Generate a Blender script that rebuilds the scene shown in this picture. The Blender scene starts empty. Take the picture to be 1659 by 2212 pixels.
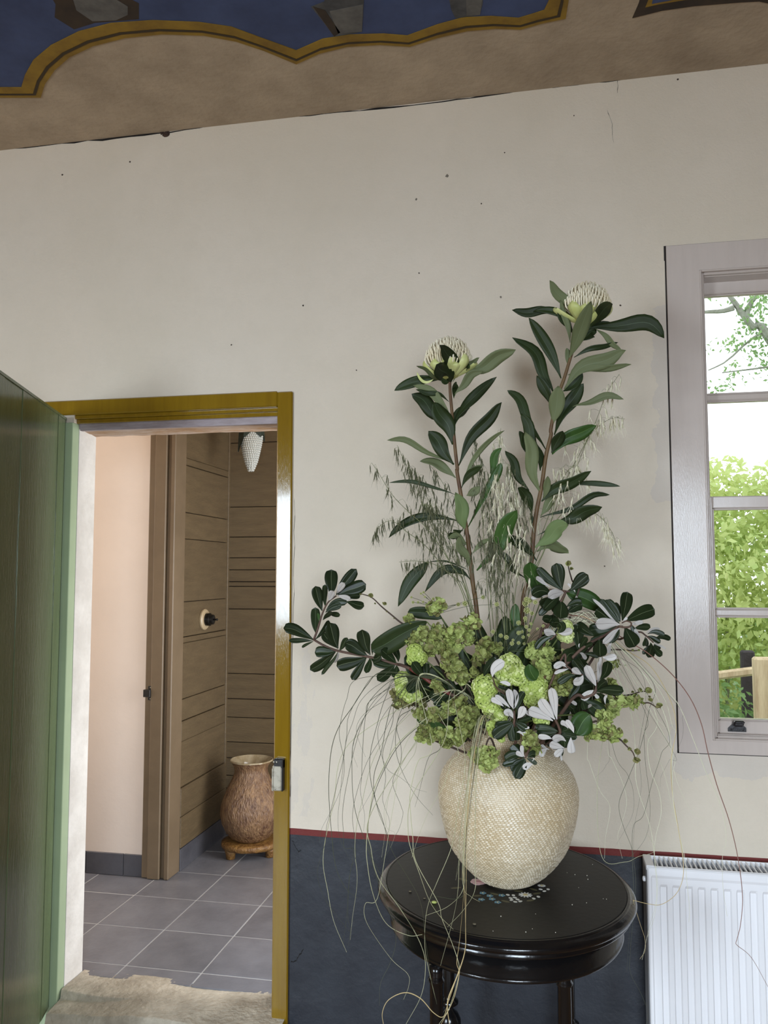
import bpy, bmesh, math, random
import numpy as np
from mathutils import Vector, Matrix

# ---------------------------------------------------------------- camera, sky, lights, exposure
scene = bpy.context.scene
COL = scene.collection
IW, IH, FPX = 1659, 2212, 1783.7
CAM = np.array([0.0, -2.75, 1.472])
YAW, PITCH = math.radians(11.366), math.radians(4.25)
cam_data = bpy.data.cameras.new('camera')
cam_data.sensor_width = 36.0
cam_data.sensor_fit = 'AUTO'
cam_data.lens = FPX * 36.0 / IH
cam_data.clip_start = 0.05
cam = bpy.data.objects.new('camera', cam_data)
cam.location = CAM
cam.rotation_euler = (math.pi / 2 + PITCH, 0, YAW)
COL.objects.link(cam)
scene.camera = cam

world = bpy.data.worlds.new('sky')
scene.world = world
world.use_nodes = True
bg = world.node_tree.nodes['Background']
bg.inputs[0].default_value = (0.90, 0.95, 1.0, 1)
bg.inputs[1].default_value = 2.4

def area(name, loc, rot, sx, sy, power, color=(1, 1, 1)):
    d = bpy.data.lights.new(name, 'AREA')
    d.shape = 'RECTANGLE'; d.size = sx; d.size_y = sy
    d.energy = power; d.color = color
    o = bpy.data.objects.new(name, d)
    o.location = loc; o.rotation_euler = rot
    COL.objects.link(o)
    return o
# daylight falling in through the windows behind the camera and the passage's garden door, plus one added lamp
def window_light(loc, rot, sx, sy, power, color, spread=180):
    o = area('daylight', loc, rot, sx, sy, power, color); o.data.spread = math.radians(spread); return o
window_light((-2.42, -4.48, 1.58), (math.pi / 2 - .50, 0, 0), 0.95, 1.32, 86, (0.74, 0.87, 1.0), 130)
window_light((0.58, -4.48, 1.58), (math.pi / 2 - .50, 0, 0), 0.95, 1.32, 74, (0.74, 0.87, 1.0), 130)
window_light((0.20, 0.66, 1.05), (math.pi / 2, 0, math.pi / 2), 0.90, 1.9, 46, (0.93, 0.96, 1.0))
window_light((-4.15, 0.55, 1.50), (math.pi / 2, 0, -math.pi / 2), 0.70, 1.6, 22, (1.0, 0.97, 0.93))  # lamp added at the closed left end to brighten the pink wall
vs = scene.view_settings
vs.view_transform = 'Standard'; vs.look = 'None'; vs.gamma = 1.0; vs.use_curve_mapping = False
vs.exposure = 0.0

# ---------------------------------------------------------------- helpers
rng = random.Random(7)
_cy, _sy = math.cos(YAW), math.sin(YAW)
FWD = np.array([-_sy * math.cos(PITCH), _cy * math.cos(PITCH), math.sin(PITCH)])
RGT = np.array([_cy, _sy, 0.0])
UPV = np.cross(RGT, FWD)
def ray(x, y):
    return FWD + RGT * (x - 829.5) / FPX - UPV * (y - 1106.0) / FPX
def PY(x, y, Y):                     # photo pixel -> the point at depth plane Y
    d = ray(x, y); return CAM + d * ((Y - CAM[1]) / d[1])
def PZ(x, y, z):                     # photo pixel -> the point at height z
    d = ray(x, y); return CAM + d * ((z - CAM[2]) / d[2])
def PX(x, y, X):
    d = ray(x, y); return CAM + d * ((X - CAM[0]) / d[0])
def mpp(p):                          # metres per photo pixel at point p
    return float((np.asarray(p) - CAM) @ FWD) / FPX

def lin(c):
    c = c / 255.0
    return c / 12.92 if c <= 0.04045 else ((c + 0.055) / 1.055) ** 2.4
def rgb(r, g, b): return (lin(r), lin(g), lin(b), 1.0)

OFF = {}
def link(o, parent=None):
    COL.objects.link(o)
    if parent is not None: o.parent = parent
    return o
def tag(o, label=None, cat=None, group=None, kind=None):
    if label: o['label'] = label
    if cat: o['category'] = cat
    if group: o['group'] = group
    if kind: o['kind'] = kind
    return o
def empty(name, loc, label=None, cat=None, group=None, kind=None, parent=None):
    o = bpy.data.objects.new(name, None)
    o.empty_display_size = 0.05
    pl = OFF[parent.name] if parent is not None else np.zeros(3)
    o.location = np.asarray(loc, float) - pl
    link(o, parent)
    OFF[o.name] = np.asarray(loc, float)
    return tag(o, label, cat, group, kind)
def obj(name, verts, faces, mats, parent=None, origin=None, smooth=False, mi=None):
    verts = np.asarray(verts, float)
    if parent is not None: base = OFF[parent.name]
    elif origin is not None: base = np.asarray(origin, float)
    else:
        lo, hi = verts.min(0), verts.max(0)
        base = np.array([(lo[0] + hi[0]) / 2, (lo[1] + hi[1]) / 2, lo[2]])
    me = bpy.data.meshes.new(name)
    me.from_pydata((verts - base).tolist(), [], [tuple(f) for f in faces])
    if not isinstance(mats, (list, tuple)): mats = [mats]
    for m in mats: me.materials.append(m)
    if mi is not None: me.polygons.foreach_set('material_index', mi)
    if smooth: me.polygons.foreach_set('use_smooth', [True] * len(me.polygons))
    me.validate(); me.update()
    o = bpy.data.objects.new(name, me)
    if parent is None: o.location = base
    link(o, parent)
    OFF[o.name] = base
    return o

class MB:                            # collects shapes of one mesh
    def __init__(s): s.v = []; s.f = []; s.m = []
    def add(s, v, f, m=0):
        n = len(s.v); s.v += [tuple(map(float, p)) for p in v]
        s.f += [tuple(i + n for i in q) for q in f]; s.m += [m] * len(f)
    def box(s, a, b, m=0):
        x0, y0, z0 = a; x1, y1, z1 = b
        s.add([(x0,y0,z0),(x1,y0,z0),(x1,y1,z0),(x0,y1,z0),(x0,y0,z1),(x1,y0,z1),(x1,y1,z1),(x0,y1,z1)],
              [(0,3,2,1),(4,5,6,7),(0,1,5,4),(1,2,6,5),(2,3,7,6),(3,0,4,7)], m)
    def bbox(s, a, b, c=0.003, m=0):  # chamfered box (front/side edges)
        bm = bmesh.new(); bmesh.ops.create_cube(bm, size=1)
        a = Vector(a); b = Vector(b); d = b - a
        for v in bm.verts: v.co = Vector((a[i] + (v.co[i] + .5) * d[i] for i in range(3)))
        c = min(c, min(abs(x) for x in d) * .45)
        bmesh.ops.bevel(bm, geom=bm.edges[:], offset=c, segments=1, affect='EDGES')
        bm.verts.ensure_lookup_table(); bm.verts.index_update()
        s.add([v.co[:] for v in bm.verts], [[v.index for v in f.verts] for f in bm.faces], m); bm.free()
    def tube(s, pts, r, n=5, m=0, cap=True):
        pts = np.asarray(pts, float); k = len(pts)
        r = np.full(k, r) if np.isscalar(r) else np.asarray(r, float)
        t = np.gradient(pts, axis=0); t /= np.linalg.norm(t, axis=1)[:, None] + 1e-12
        ref = np.array([0.3, -1, 0.1]) if abs(t[0][1]) < .9 else np.array([1, 0, 0.])
        V = []
        for i in range(k):
            a = np.cross(t[i], ref); a /= np.linalg.norm(a) + 1e-12; b = np.cross(t[i], a)
            for j in range(n):
                q = 2 * math.pi * j / n
                V.append(pts[i] + r[i] * (math.cos(q) * a + math.sin(q) * b))
        F = [(i*n+j, i*n+(j+1) % n, (i+1)*n+(j+1) % n, (i+1)*n+j) for i in range(k-1) for j in range(n)]
        if cap: F += [tuple(range(n))[::-1], tuple((k-1)*n + j for j in range(n))]
        s.add(V, F, m)
    def lathe(s, prof, n=48, c=(0, 0), m=0, capb=True, capt=False, sx=1., sy=1., rot=0., f=None):
        k = len(prof); V = []
        for r, z in prof:
            for j in range(n):
                q = 2 * math.pi * j / n
                rr = r * (f(q, z) if f else 1)
                x, y = rr * math.cos(q) * sx, rr * math.sin(q) * sy
                V.append((c[0] + x * math.cos(rot) - y * math.sin(rot), c[1] + x * math.sin(rot) + y * math.cos(rot), z))
        F = [(i*n+j, i*n+(j+1) % n, (i+1)*n+(j+1) % n, (i+1)*n+j) for i in range(k-1) for j in range(n)]
        if capb: F.append(tuple(range(n))[::-1])
        if capt: F.append(tuple((k-1)*n + j for j in range(n)))
        s.add(V, F, m)
    def sphere(s, c, r, nu=8, nv=5, m=0, sc=(1, 1, 1)):
        V = [(c[0], c[1], c[2] - r*sc[2])]
        for i in range(1, nv):
            a = -math.pi/2 + math.pi*i/nv
            for j in range(nu):
                q = 2*math.pi*j/nu
                V.append((c[0]+r*sc[0]*math.cos(a)*math.cos(q), c[1]+r*sc[1]*math.cos(a)*math.sin(q), c[2]+r*sc[2]*math.sin(a)))
        V.append((c[0], c[1], c[2] + r*sc[2])); L = len(V) - 1
        F = [(0, 1+(j+1) % nu, 1+j) for j in range(nu)]
        F += [(1+(i-1)*nu+j, 1+(i-1)*nu+(j+1) % nu, 1+i*nu+(j+1) % nu, 1+i*nu+j) for i in range(1, nv-1) for j in range(nu)]
        F += [(L, 1+(nv-2)*nu+j, 1+(nv-2)*nu+(j+1) % nu) for j in range(nu)]
        s.add(V, F, m)
    def prism(s, poly, z0, z1, m=0):   # horizontal polygon (x,y) extruded in z
        n = len(poly); V = [(x, y, z0) for x, y in poly] + [(x, y, z1) for x, y in poly]
        s.add(V, [tuple(range(n))[::-1], tuple(range(n, 2*n))] + [(i, (i+1) % n, n+(i+1) % n, n+i) for i in range(n)], m)
    def prismY(s, poly, y0, y1, m=0):  # vertical polygon (x,z) extruded in y
        n = len(poly); V = [(x, y0, z) for x, z in poly] + [(x, y1, z) for x, z in poly]
        s.add(V, [tuple(range(n)), tuple(range(n, 2*n))[::-1]] + [(i, n+i, n+(i+1) % n, (i+1) % n) for i in range(n)], m)
    def build(s, name, mats, parent=None, smooth=False, origin=None):
        return obj(name, s.v, s.f, mats, parent, origin, smooth, s.m)

def spline(pts, n):                  # smooth curve through the points
    p = np.asarray(pts, float); k = len(p)
    if k == 2: return p[0] + (p[1]-p[0]) * np.linspace(0, 1, n)[:, None]
    e = np.vstack([2*p[0]-p[1], p, 2*p[-1]-p[-2]])
    out = []
    for u in np.linspace(0, k-1-1e-6, n):
        i = int(u); t = u - i; a, b, c, d = e[i], e[i+1], e[i+2], e[i+3]
        out.append(.5*((2*b)+(c-a)*t+(2*a-5*b+4*c-d)*t*t+(3*b-a-3*c+d)*t**3))
    return np.array(out)

# ---------------------------------------------------------------- materials
def mat(name, col, rough=.6, col2=None, scale=8, bump=0., bscale=60, detail=4, spec=.5, metal=0., stretch=None, rnd=0., fac=(.35,.65), trans=0., sheen=0., coat=0.):
    m = bpy.data.materials.new(name); m.use_nodes = True
    nt = m.node_tree; N = nt.nodes; L = nt.links; P = N['Principled BSDF']
    P.inputs['Roughness'].default_value = rough
    P.inputs['Metallic'].default_value = metal
    P.inputs['Specular IOR Level'].default_value = spec
    P.inputs['Coat Weight'].default_value = coat
    P.inputs['Coat Roughness'].default_value = .08
    P.inputs['Base Color'].default_value = col
    tc = N.new('ShaderNodeTexCoord'); src = tc.outputs['Object']
    if stretch:
        mp = N.new('ShaderNodeMapping'); mp.inputs['Scale'].default_value = stretch
        L.new(src, mp.inputs[0]); src = mp.outputs[0]
    out = None
    if col2 is not None:
        nz = N.new('ShaderNodeTexNoise'); nz.inputs['Scale'].default_value = scale; nz.inputs['Detail'].default_value = detail
        nz.inputs['Roughness'].default_value = .65
        L.new(src, nz.inputs['Vector'])
        r = N.new('ShaderNodeValToRGB')
        r.color_ramp.elements[0].position = fac[0]; r.color_ramp.elements[1].position = fac[1]
        r.color_ramp.elements[0].color = col; r.color_ramp.elements[1].color = col2
        L.new(nz.outputs['Fac'], r.inputs[0]); out = r.outputs[0]
        L.new(out, P.inputs['Base Color'])
    if rnd > 0:
        oi = N.new('ShaderNodeObjectInfo'); hs = N.new('ShaderNodeHueSaturation')
        mr = N.new('ShaderNodeMapRange'); mr.inputs['To Min'].default_value = 1-rnd; mr.inputs['To Max'].default_value = 1+rnd
        L.new(oi.outputs['Random'], mr.inputs['Value']); L.new(mr.outputs[0], hs.inputs['Value'])
        if out is not None: L.new(out, hs.inputs['Color'])
        else: hs.inputs['Color'].default_value = col
        L.new(hs.outputs[0], P.inputs['Base Color'])
    if bump > 0:
        nb = N.new('ShaderNodeTexNoise'); nb.inputs['Scale'].default_value = bscale; nb.inputs['Detail'].default_value = 5
        L.new(src, nb.inputs['Vector'])
        b = N.new('ShaderNodeBump'); b.inputs['Strength'].default_value = bump; b.inputs['Distance'].default_value = .01
        L.new(nb.outputs['Fac'], b.inputs['Height']); L.new(b.outputs[0], P.inputs['Normal'])
    if trans > 0:
        P.inputs['Transmission Weight'].default_value = 0
        tr = N.new('ShaderNodeBsdfTranslucent'); mx = N.new('ShaderNodeMixShader'); mx.inputs[0].default_value = trans
        L.new(P.outputs[0], mx.inputs[1]); L.new(tr.outputs[0], mx.inputs[2])
        tr.inputs[0].default_value = col
        L.new(mx.outputs[0], N['Material Output'].inputs['Surface'])
    return m
# ---------------------------------------------------------------- plaster wall with its painted dado
def wall_material():
    m = bpy.data.materials.new('painted_plaster_wall'); m.use_nodes = True
    nt = m.node_tree; N = nt.nodes; L = nt.links; P = N['Principled BSDF']
    geo = N.new('ShaderNodeNewGeometry'); sep = N.new('ShaderNodeSeparateXYZ'); L.new(geo.outputs['Position'], sep.inputs[0])
    def noise(sc, det=4, stretch=None, rough=.6):
        n = N.new('ShaderNodeTexNoise'); n.inputs['Scale'].default_value = sc; n.inputs['Detail'].default_value = det; n.inputs['Roughness'].default_value = rough
        if stretch:
            mp = N.new('ShaderNodeMapping'); mp.inputs['Scale'].default_value = stretch
            L.new(geo.outputs['Position'], mp.inputs[0]); L.new(mp.outputs[0], n.inputs['Vector'])
        else: L.new(geo.outputs['Position'], n.inputs['Vector'])
        return n.outputs['Fac']
    def math_(op, a, b=None, c=None):
        n = N.new('ShaderNodeMath'); n.operation = op
        for i, q in enumerate((a, b, c)):
            if q is None: continue
            if isinstance(q, (int, float)): n.inputs[i].default_value = q
            else: L.new(q, n.inputs[i])
        return n.outputs[0]
    def ramp(v, p0, p1, c0=(0,0,0,1), c1=(1,1,1,1)):
        r = N.new('ShaderNodeValToRGB'); r.color_ramp.elements[0].position = p0; r.color_ramp.elements[1].position = p1
        r.color_ramp.elements[0].color = c0; r.color_ramp.elements[1].color = c1; L.new(v, r.inputs[0]); return r.outputs[0]
    def mix(f, a, b):
        n = N.new('ShaderNodeMix'); n.data_type = 'RGBA'
        for i, q in ((0, f), (6, a), (7, b)):
            if isinstance(q, tuple): n.inputs[i].default_value = q
            elif isinstance(q, (int, float)): n.inputs[i].default_value = q
            else: L.new(q, n.inputs[i])
        return n.outputs[2]
    x, z = sep.outputs['X'], sep.outputs['Z']
    big = noise(1.1, 3); fine = noise(14, 6)
    cream = mix(ramp(big, .35, .68), CREAM_A, CREAM_B)
    cream = mix(math_('MULTIPLY', ramp(fine, .45, .75), .22), cream, CREAM_C)
    # grey filler left of the window and below it, grey flaking beside the door frame
    wob = math_('MULTIPLY', math_('SUBTRACT', noise(9, 4), .5), .12)
    def inside(v, lo, hi):
        w = math_('ADD', v, wob)
        return math_('MULTIPLY', math_('GREATER_THAN', w, lo), math_('LESS_THAN', w, hi))
    f1 = math_('MULTIPLY', inside(x, .335, .60), inside(z, 1.70, 2.33))
    f2 = math_('MULTIPLY', inside(x, .36, 1.5), inside(z, .845, 1.0))
    fl = math_('MULTIPLY', math_('MULTIPLY', inside(x, -.90, -.80), inside(z, .66, 1.22)), math_('GREATER_THAN', noise(26, 5, (1, 1, .35)), .53))
    fil = math_('MAXIMUM', math_('MAXIMUM', f1, f2), math_('MULTIPLY', fl, .6))
    cream = mix(math_('MULTIPLY', fil, .6), cream, FILLER)
    # dado paint: dark blue grey, red line on top
    edge = math_('ADD', z, math_('MULTIPLY', math_('SUBTRACT', noise(5, 3), .5), .006))
    dado = mix(ramp(noise(5, 5), .4, .72), DADO_A, DADO_B)
    c = mix(math_('LESS_THAN', edge, .611), cream, RED)
    c = mix(math_('LESS_THAN', edge, .590), c, dado)
    L.new(c, P.inputs['Base Color'])
    isd = math_('LESS_THAN', edge, .590)
    L.new(math_('SUBTRACT', .72, math_('MULTIPLY', isd, .27)), P.inputs['Roughness'])
    h = math_('ADD', math_('MULTIPLY', noise(3.0, 3), 2.2), math_('ADD', math_('MULTIPLY', noise(38, 5), .42), math_('MULTIPLY', noise(140, 4), math_('SUBTRACT', .24, math_('MULTIPLY', isd, .18)))))
    h = math_('SUBTRACT', h, math_('MULTIPLY', fl, .12))
    b = N.new('ShaderNodeBump'); b.inputs['Strength'].default_value = .35; b.inputs['Distance'].default_value = .012
    L.new(h, b.inputs['Height']); L.new(b.outputs[0], P.inputs['Normal'])
    return m
CREAM_A, CREAM_B, CREAM_C = rgb(222, 209, 191), rgb(213, 200, 180), rgb(206, 194, 174)
FILLER, RED, DADO_A, DADO_B = rgb(204, 194, 184), rgb(112, 40, 36), rgb(38, 41, 48), rgb(49, 53, 60)
M_wall = wall_material()
M_cream = mat('cream_paint', rgb(222, 212, 192), .8, rgb(208, 198, 178), 3, .25, 30)
M_side = mat('warm_bounce_wall', rgb(194, 158, 94), .8, rgb(184, 148, 88), 3, .2, 30)  # unseen walls tinted ochre to warm the bounced light
M_jamb = mat('whitewashed_plaster', rgb(226, 220, 212), .85, rgb(206, 199, 190), 6, .5, 40)
M_ceil = mat('taupe_ceiling_plaster', rgb(188, 170, 147), .9, rgb(154, 137, 116), 3.2, .3, 45, 7, fac=(.32, .7))
M_dark = mat('dark_gap', rgb(22, 18, 15), .9)
M_floor = mat('warm_bounce_floor', rgb(138, 102, 62), .45, rgb(112, 80, 48), 6, .2, stretch=(1, .2, 1))  # warm floor tone invented to bounce warm light upward

WT = 0.145                                 # wall thickness
DX0, DX1, DZ = -1.728, -0.928, 2.062       # door opening
WX0, WX1, WZ0, WZ1 = 0.40, 1.36, 0.935, 2.515
X0, X1, YF, CEIL, FL = -3.4, 4.6, -4.4, 3.116, -0.12
w = MB()
xs = [X0, DX0, DX1, WX0, WX1, X1]
for a, b, z0, z1 in ((X0, DX0, FL, CEIL), (DX0, DX1, DZ, CEIL), (DX1, WX0, FL, CEIL), (WX0, WX1, FL, WZ0), (WX0, WX1, WZ1, CEIL), (WX1, X1, FL, CEIL)):
    w.box((a, 0, z0), (b, WT, z1))
wall = w.build('wall_back', M_wall, origin=(0, 0, FL)); tag(wall, 'cream plastered wall with dark blue grey dado and red line', kind='structure')
# cracks and holes of the plaster, as raised slivers of dark gap
def crack(pts, r0, parent):
    mb = MB(); P = []
    for i in range(len(pts) - 1):
        for t in np.linspace(0, 1, 7)[:-1]:
            q = np.array(pts[i]) * (1-t) + np.array(pts[i+1]) * t
            P.append(q + np.array([rng.uniform(-1.2, 1.2), rng.uniform(-1.5, 1.5)]))
    V = []; F = []
    for i, q in enumerate(P):
        r = r0 * rng.uniform(.2, 1.3)
        a = PY(q[0], q[1] - r, -.0012); b = PY(q[0] + .4, q[1] + r, -.0012)
        V += [a, b, a + [0, .004, 0], b + [0, .004, 0]]
    for i in range(len(P) - 1):
        k = 4*i; F += [(k, k+1, k+5, k+4), (k+2, k+6, k+7, k+3), (k, k+4, k+6, k+2), (k+1, k+3, k+7, k+5)]
    obj('plaster_crack', V, F, M_dark, parent)
crack([(0, 324), (160, 307), (340, 289), (520, 262), (700, 246), (930, 223), (1100, 198), (1215, 186), (1400, 163), (1659, 136)], 1.7, wall)
crack([(1312, 237), (1322, 268), (1325, 315)], .9, wall)
crack([(1334, 172), (1334, 205)], .8, wall)
crack([(636, 1080), (634, 1280), (631, 1450), (628, 1600), (627, 1745)], 2.6, wall)
crack([(630, 1815), (645, 1840), (650, 1835)], 1.4, wall); crack([(655, 2050), (640, 2075), (625, 2080)], 1.4, wall)
def chip(x, y, r, parent, m):
    mb = MB(); c = PY(x, y, 0); k = mpp(c); n = 9
    ring = [(c[0] + k*r*rng.uniform(.6, 1.2)*math.cos(2*math.pi*i/n), c[2] + k*r*rng.uniform(.6, 1.2)*math.sin(2*math.pi*i/n)) for i in range(n)]
    mb.prismY(ring, -.002, .004); mb.build('plaster_chip', m, parent)
M_chip = mat('broken_brown_plaster', rgb(78, 58, 46), .95, rgb(48, 34, 27), 90, .8, 200)
M_chipg = mat('grey_plug', rgb(120, 112, 100), .9)
chip(360, 290, 10, wall, M_chip); chip(350, 286, 5, wall, M_chip)
for x, y, r in ((966, 380, 4), (899, 431, 2.5), (1082, 642, 2.5), (135, 378, 1.8), (281, 350, 2), (1464, 172, 2), (655, 660, 1.8), (1040, 440, 1.4), (1240, 250, 1.3), (905, 590, 1.5), (1090, 330, 1.4), (500, 745, 1.6), (770, 800, 1.5), (1340, 660, 2), (1306, 1223, 1.5), (1464, 1288, 1.3)):
    chip(x, y, r, wall, M_chipg if r > 2.2 else M_chip)

c = MB(); c.box((X0, YF, CEIL), (X1, WT, CEIL + .1)); ceil = c.build('ceiling', M_ceil, origin=(0, 0, CEIL))
tag(ceil, 'taupe plaster ceiling with a painted blue panel', kind='structure')
f = MB(); f.box((X0, YF, FL - .1), (X1, WT, FL)); floor = f.build('floor', M_floor, origin=(0, 0, FL)); tag(floor, 'honey brown floor of the room', kind='structure')
for nm, a, b in (('wall_left', (X0 - .1, YF, FL), (X0, WT, CEIL)), ('wall_right', (X1, YF, FL), (X1 + .1, WT, CEIL))):
    q = MB(); q.box(a, b); tag(q.build(nm, M_side), 'warm ochre cream side wall of the room', kind='structure')
q = MB()
FW = [(-2.92, -1.92), (.08, 1.08)]         # front windows behind the camera
for a, b, z0, z1 in ((X0, -2.92, FL, CEIL), (-1.92, .08, FL, CEIL), (1.08, X1, FL, CEIL)) + tuple((a, b, FL, .90) for a, b in FW) + tuple((a, b, 2.26, CEIL) for a, b in FW):
    q.box((a, YF - .12, z0), (b, YF, z1))
tag(q.build('wall_front', M_side), 'cream plastered front wall behind the camera', kind='structure')

# painted decoration of the ceiling
M_blue = mat('ceiling_blue_paint', rgb(66, 80, 120), .8, rgb(52, 64, 100), 5, .15, 30)
M_gold = mat('ceiling_gold_paint', rgb(150, 118, 28), .75, rgb(122, 92, 20), 9)
M_goldd = mat('ceiling_dark_line', rgb(58, 44, 20), .8)
M_grey = mat('ceiling_grey_paint', rgb(88, 88, 88), .85, rgb(62, 62, 64), 12)
M_greyl = mat('ceiling_light_grey_paint', rgb(112, 110, 106), .85, rgb(84, 82, 80), 10)
M_brownp = mat('ceiling_brown_paint', rgb(64, 50, 36), .85, rgb(46, 36, 28), 10)
OUT = [(-60, 213), (0, 209), (88, 209), (97, 180), (118, 150), (150, 122), (200, 98), (270, 80), (350, 72), (440, 75), (510, 88), (570, 108), (640, 137), (690, 114), (750, 99), (820, 95), (885, 99), (945, 80), (1010, 65), (1070, 60), (1125, 62), (1170, 49), (1222, 38), (1228, 2), (1236, -60)]
INN = [(-60, 190), (0, 187), (46, 187), (52, 165), (72, 128), (110, 96), (170, 66), (240, 48), (330, 42), (430, 46), (500, 56), (560, 78), (640, 107), (700, 81), (760, 72), (830, 71), (880, 75), (945, 51), (1000, 36), (1060, 33), (1120, 37), (1175, 20), (1185, 0), (1192, -60)]
def cpt(q): p = PZ(q[0], q[1], CEIL); return (p[0], p[1])
def resample(pts, n):
    p = np.array([cpt(q) for q in pts]); d = np.r_[0, np.cumsum(np.hypot(*np.diff(p, axis=0).T))]
    u = np.linspace(0, d[-1], n); return np.c_[np.interp(u, d, p[:, 0]), np.interp(u, d, p[:, 1])]
def strip(name, a, b, z, m, parent):
    n = len(a); V = [(x, y, z) for x, y in a] + [(x, y, z) for x, y in b] + [(x, y, z + .003) for x, y in a] + [(x, y, z + .003) for x, y in b]
    F = []
    for i in range(n - 1):
        F += [(i, n+i, n+i+1, i+1), (2*n+i, 2*n+i+1, 3*n+i+1, 3*n+i), (i, i+1, 2*n+i+1, 2*n+i), (n+i, 3*n+i, 3*n+i+1, n+i+1)]
    return obj(name, V, F, m, parent)
# match the two outlines point by point so the border keeps its mitres
def match(a, b):
    A = [np.array(cpt(q)) for q in a]; B = [np.array(cpt(q)) for q in b]
    return A, B
pairs = [((-60,213),(-60,190)), ((0,209),(0,187)), ((88,209),(46,187)), ((97,180),(54,160)), ((118,150),(72,128)), ((150,122),(110,96)), ((200,98),(170,66)), ((270,80),(240,48)), ((350,72),(330,42)), ((440,75),(430,46)), ((510,88),(500,56)), ((570,108),(565,80)), ((640,137),(640,107)), ((690,114),(697,82)), ((750,99),(757,73)), ((820,95),(828,71)), ((885,99),(880,75)), ((945,80),(945,51)), ((1010,65),(1000,36)), ((1070,60),(1060,33)), ((1125,62),(1120,37)), ((1170,49),(1150,28)), ((1222,38),(1175,20)), ((1228,2),(1185,0)), ((1236,-60),(1192,-60))]
A, B = match([p[0] for p in pairs], [p[1] for p in pairs])
A.append(A[-1] + np.array([.02, -1.2])); B.append(B[-1] + np.array([.02, -1.2]))
A.insert(0, np.array([-3.3, A[0][1]])); B.insert(0, np.array([-3.3, B[0][1]]))
# the panel closes beyond the frame
far = [np.array([A[-1][0] + .02, -1.9]), np.array([-2.3, -1.9]), np.array([-2.3, A[0][1]])]
pm = MB(); pm.prism([tuple(q) for q in (B + [np.array([-3.3, B[-1][1]])])], CEIL - .0015, CEIL + .01)
pan = pm.build('painted_panel', M_blue, ceil)
strip('painted_border', A, B, CEIL - .0035, M_gold, ceil)
mid0 = [a*.60 + b*.40 for a, b in zip(A, B)]; mid1 = [a*.74 + b*.26 for a, b in zip(A, B)]
strip('painted_line', mid1, mid0, CEIL - .0048, M_goldd, ceil)
def patch(px, m, z, nm='painted_shape'):
    mb = MB(); mb.prism([cpt(q) for q in px], z, CEIL + .004); mb.build(nm, m, ceil)
patch([(672, 13), (700, 2), (720, -60), (790, -60), (785, 20), (782, 67), (722, 78), (700, 48)], M_grey, CEIL - .0025)
patch([(712, 22), (784, 8), (782, 66), (730, 70)], M_greyl, CEIL - .0032)
patch([(676, 12), (702, 20), (735, 68), (722, 77)], M_brownp, CEIL - .0032)
patch([(962, -40), (1048, -40), (1042, 10), (1036, 31), (984, 38), (975, 20)], M_grey, CEIL - .0025)
patch([(1006, -20), (1044, -20), (1037, 30), (1008, 32)], M_greyl, CEIL - .0032)
patch([(80, -60), (120, 8), (118, 36), (160, 62), (205, 48), (300, 40), (300, 6), (250, -20), (180, -60)], M_brownp, CEIL - .0022)
patch([(150, -30), (165, 20), (200, 44), (250, 42), (276, 30), (276, 12), (240, -10), (200, -60)], M_greyl, CEIL - .0032)
patch([(1366, 38), (1380, 6), (1392, -40), (1760, -60), (1659, 6), (1640, 2), (1600, 4), (1500, 12), (1430, 22)], M_brownp, CEIL - .0022)
patch([(1394, 14), (1408, -20), (1700, -60), (1640, -6), (1480, -2), (1420, 8)], M_gold, CEIL - .003)
patch([(1408, 6), (1416, -30), (1700, -80), (1640, -12), (1480, -8)], M_blue, CEIL - .0038)

# ---------------------------------------------------------------- door frame and door leaf
M_ochre = mat('ochre_gloss_paint', rgb(138, 108, 22), .12, rgb(128, 98, 20), 4, .10, 60, spec=.6, stretch=(8, 8, .6), coat=.6)
M_green_shaded = mat('green_gloss_shaded', rgb(106, 118, 84), .18, rgb(97, 108, 75), 3, .10, 22, stretch=(6, 6, .8), spec=.5)  # pale green paint darkened, the leaf's shade put into its colour
M_green_lit = mat('green_gloss_lit', rgb(172, 188, 154), .3, rgb(162, 178, 144), 3, .05, 22)  # same green paint as the leaf, in its lit tone
M_lintel = mat('raw_lintel_plaster', rgb(206, 186, 172), .9, rgb(176, 140, 106), 5, .6, 40, stretch=(1, 4, 4))
M_lav = mat('lavender_grey_undercoat', rgb(178, 166, 170), .8, rgb(150, 136, 136), 14, .4, 40, stretch=(.5, 3, 3))
fr = empty('trim_1', (-.9, 0, 0), 'glossy ochre door frame at the passage doorway', kind='structure')
b = MB(); b.bbox((-.934, -.012, FL), (-.878, .05, 2.11), .004); b.build('jamb', M_ochre, fr)
b = MB(); b.bbox((-1.85, -.012, 2.058), (-.934, .05, 2.113), .004); b.build('head', M_ochre, fr)
b = MB(); b.bbox((-1.80, .006, 2.045), (-.934, .05, 2.0585), .002); b.bbox((-1.80, .018, 2.030), (-.934, .05, 2.0455), .002); b.build('head_moulding', M_ochre, fr)
b = MB(); b.box((-1.728, .036, 2.006), (-.934, .051, 2.031)); b.build('head_rebate', M_lav, fr)
b = MB(); b.bbox((-1.85, -.010, FL), (-1.7262, .034, 2.030), .002); jg = b.build('jamb', M_green_lit, fr); jg['label'] = 'pale green hinge jamb'
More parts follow.
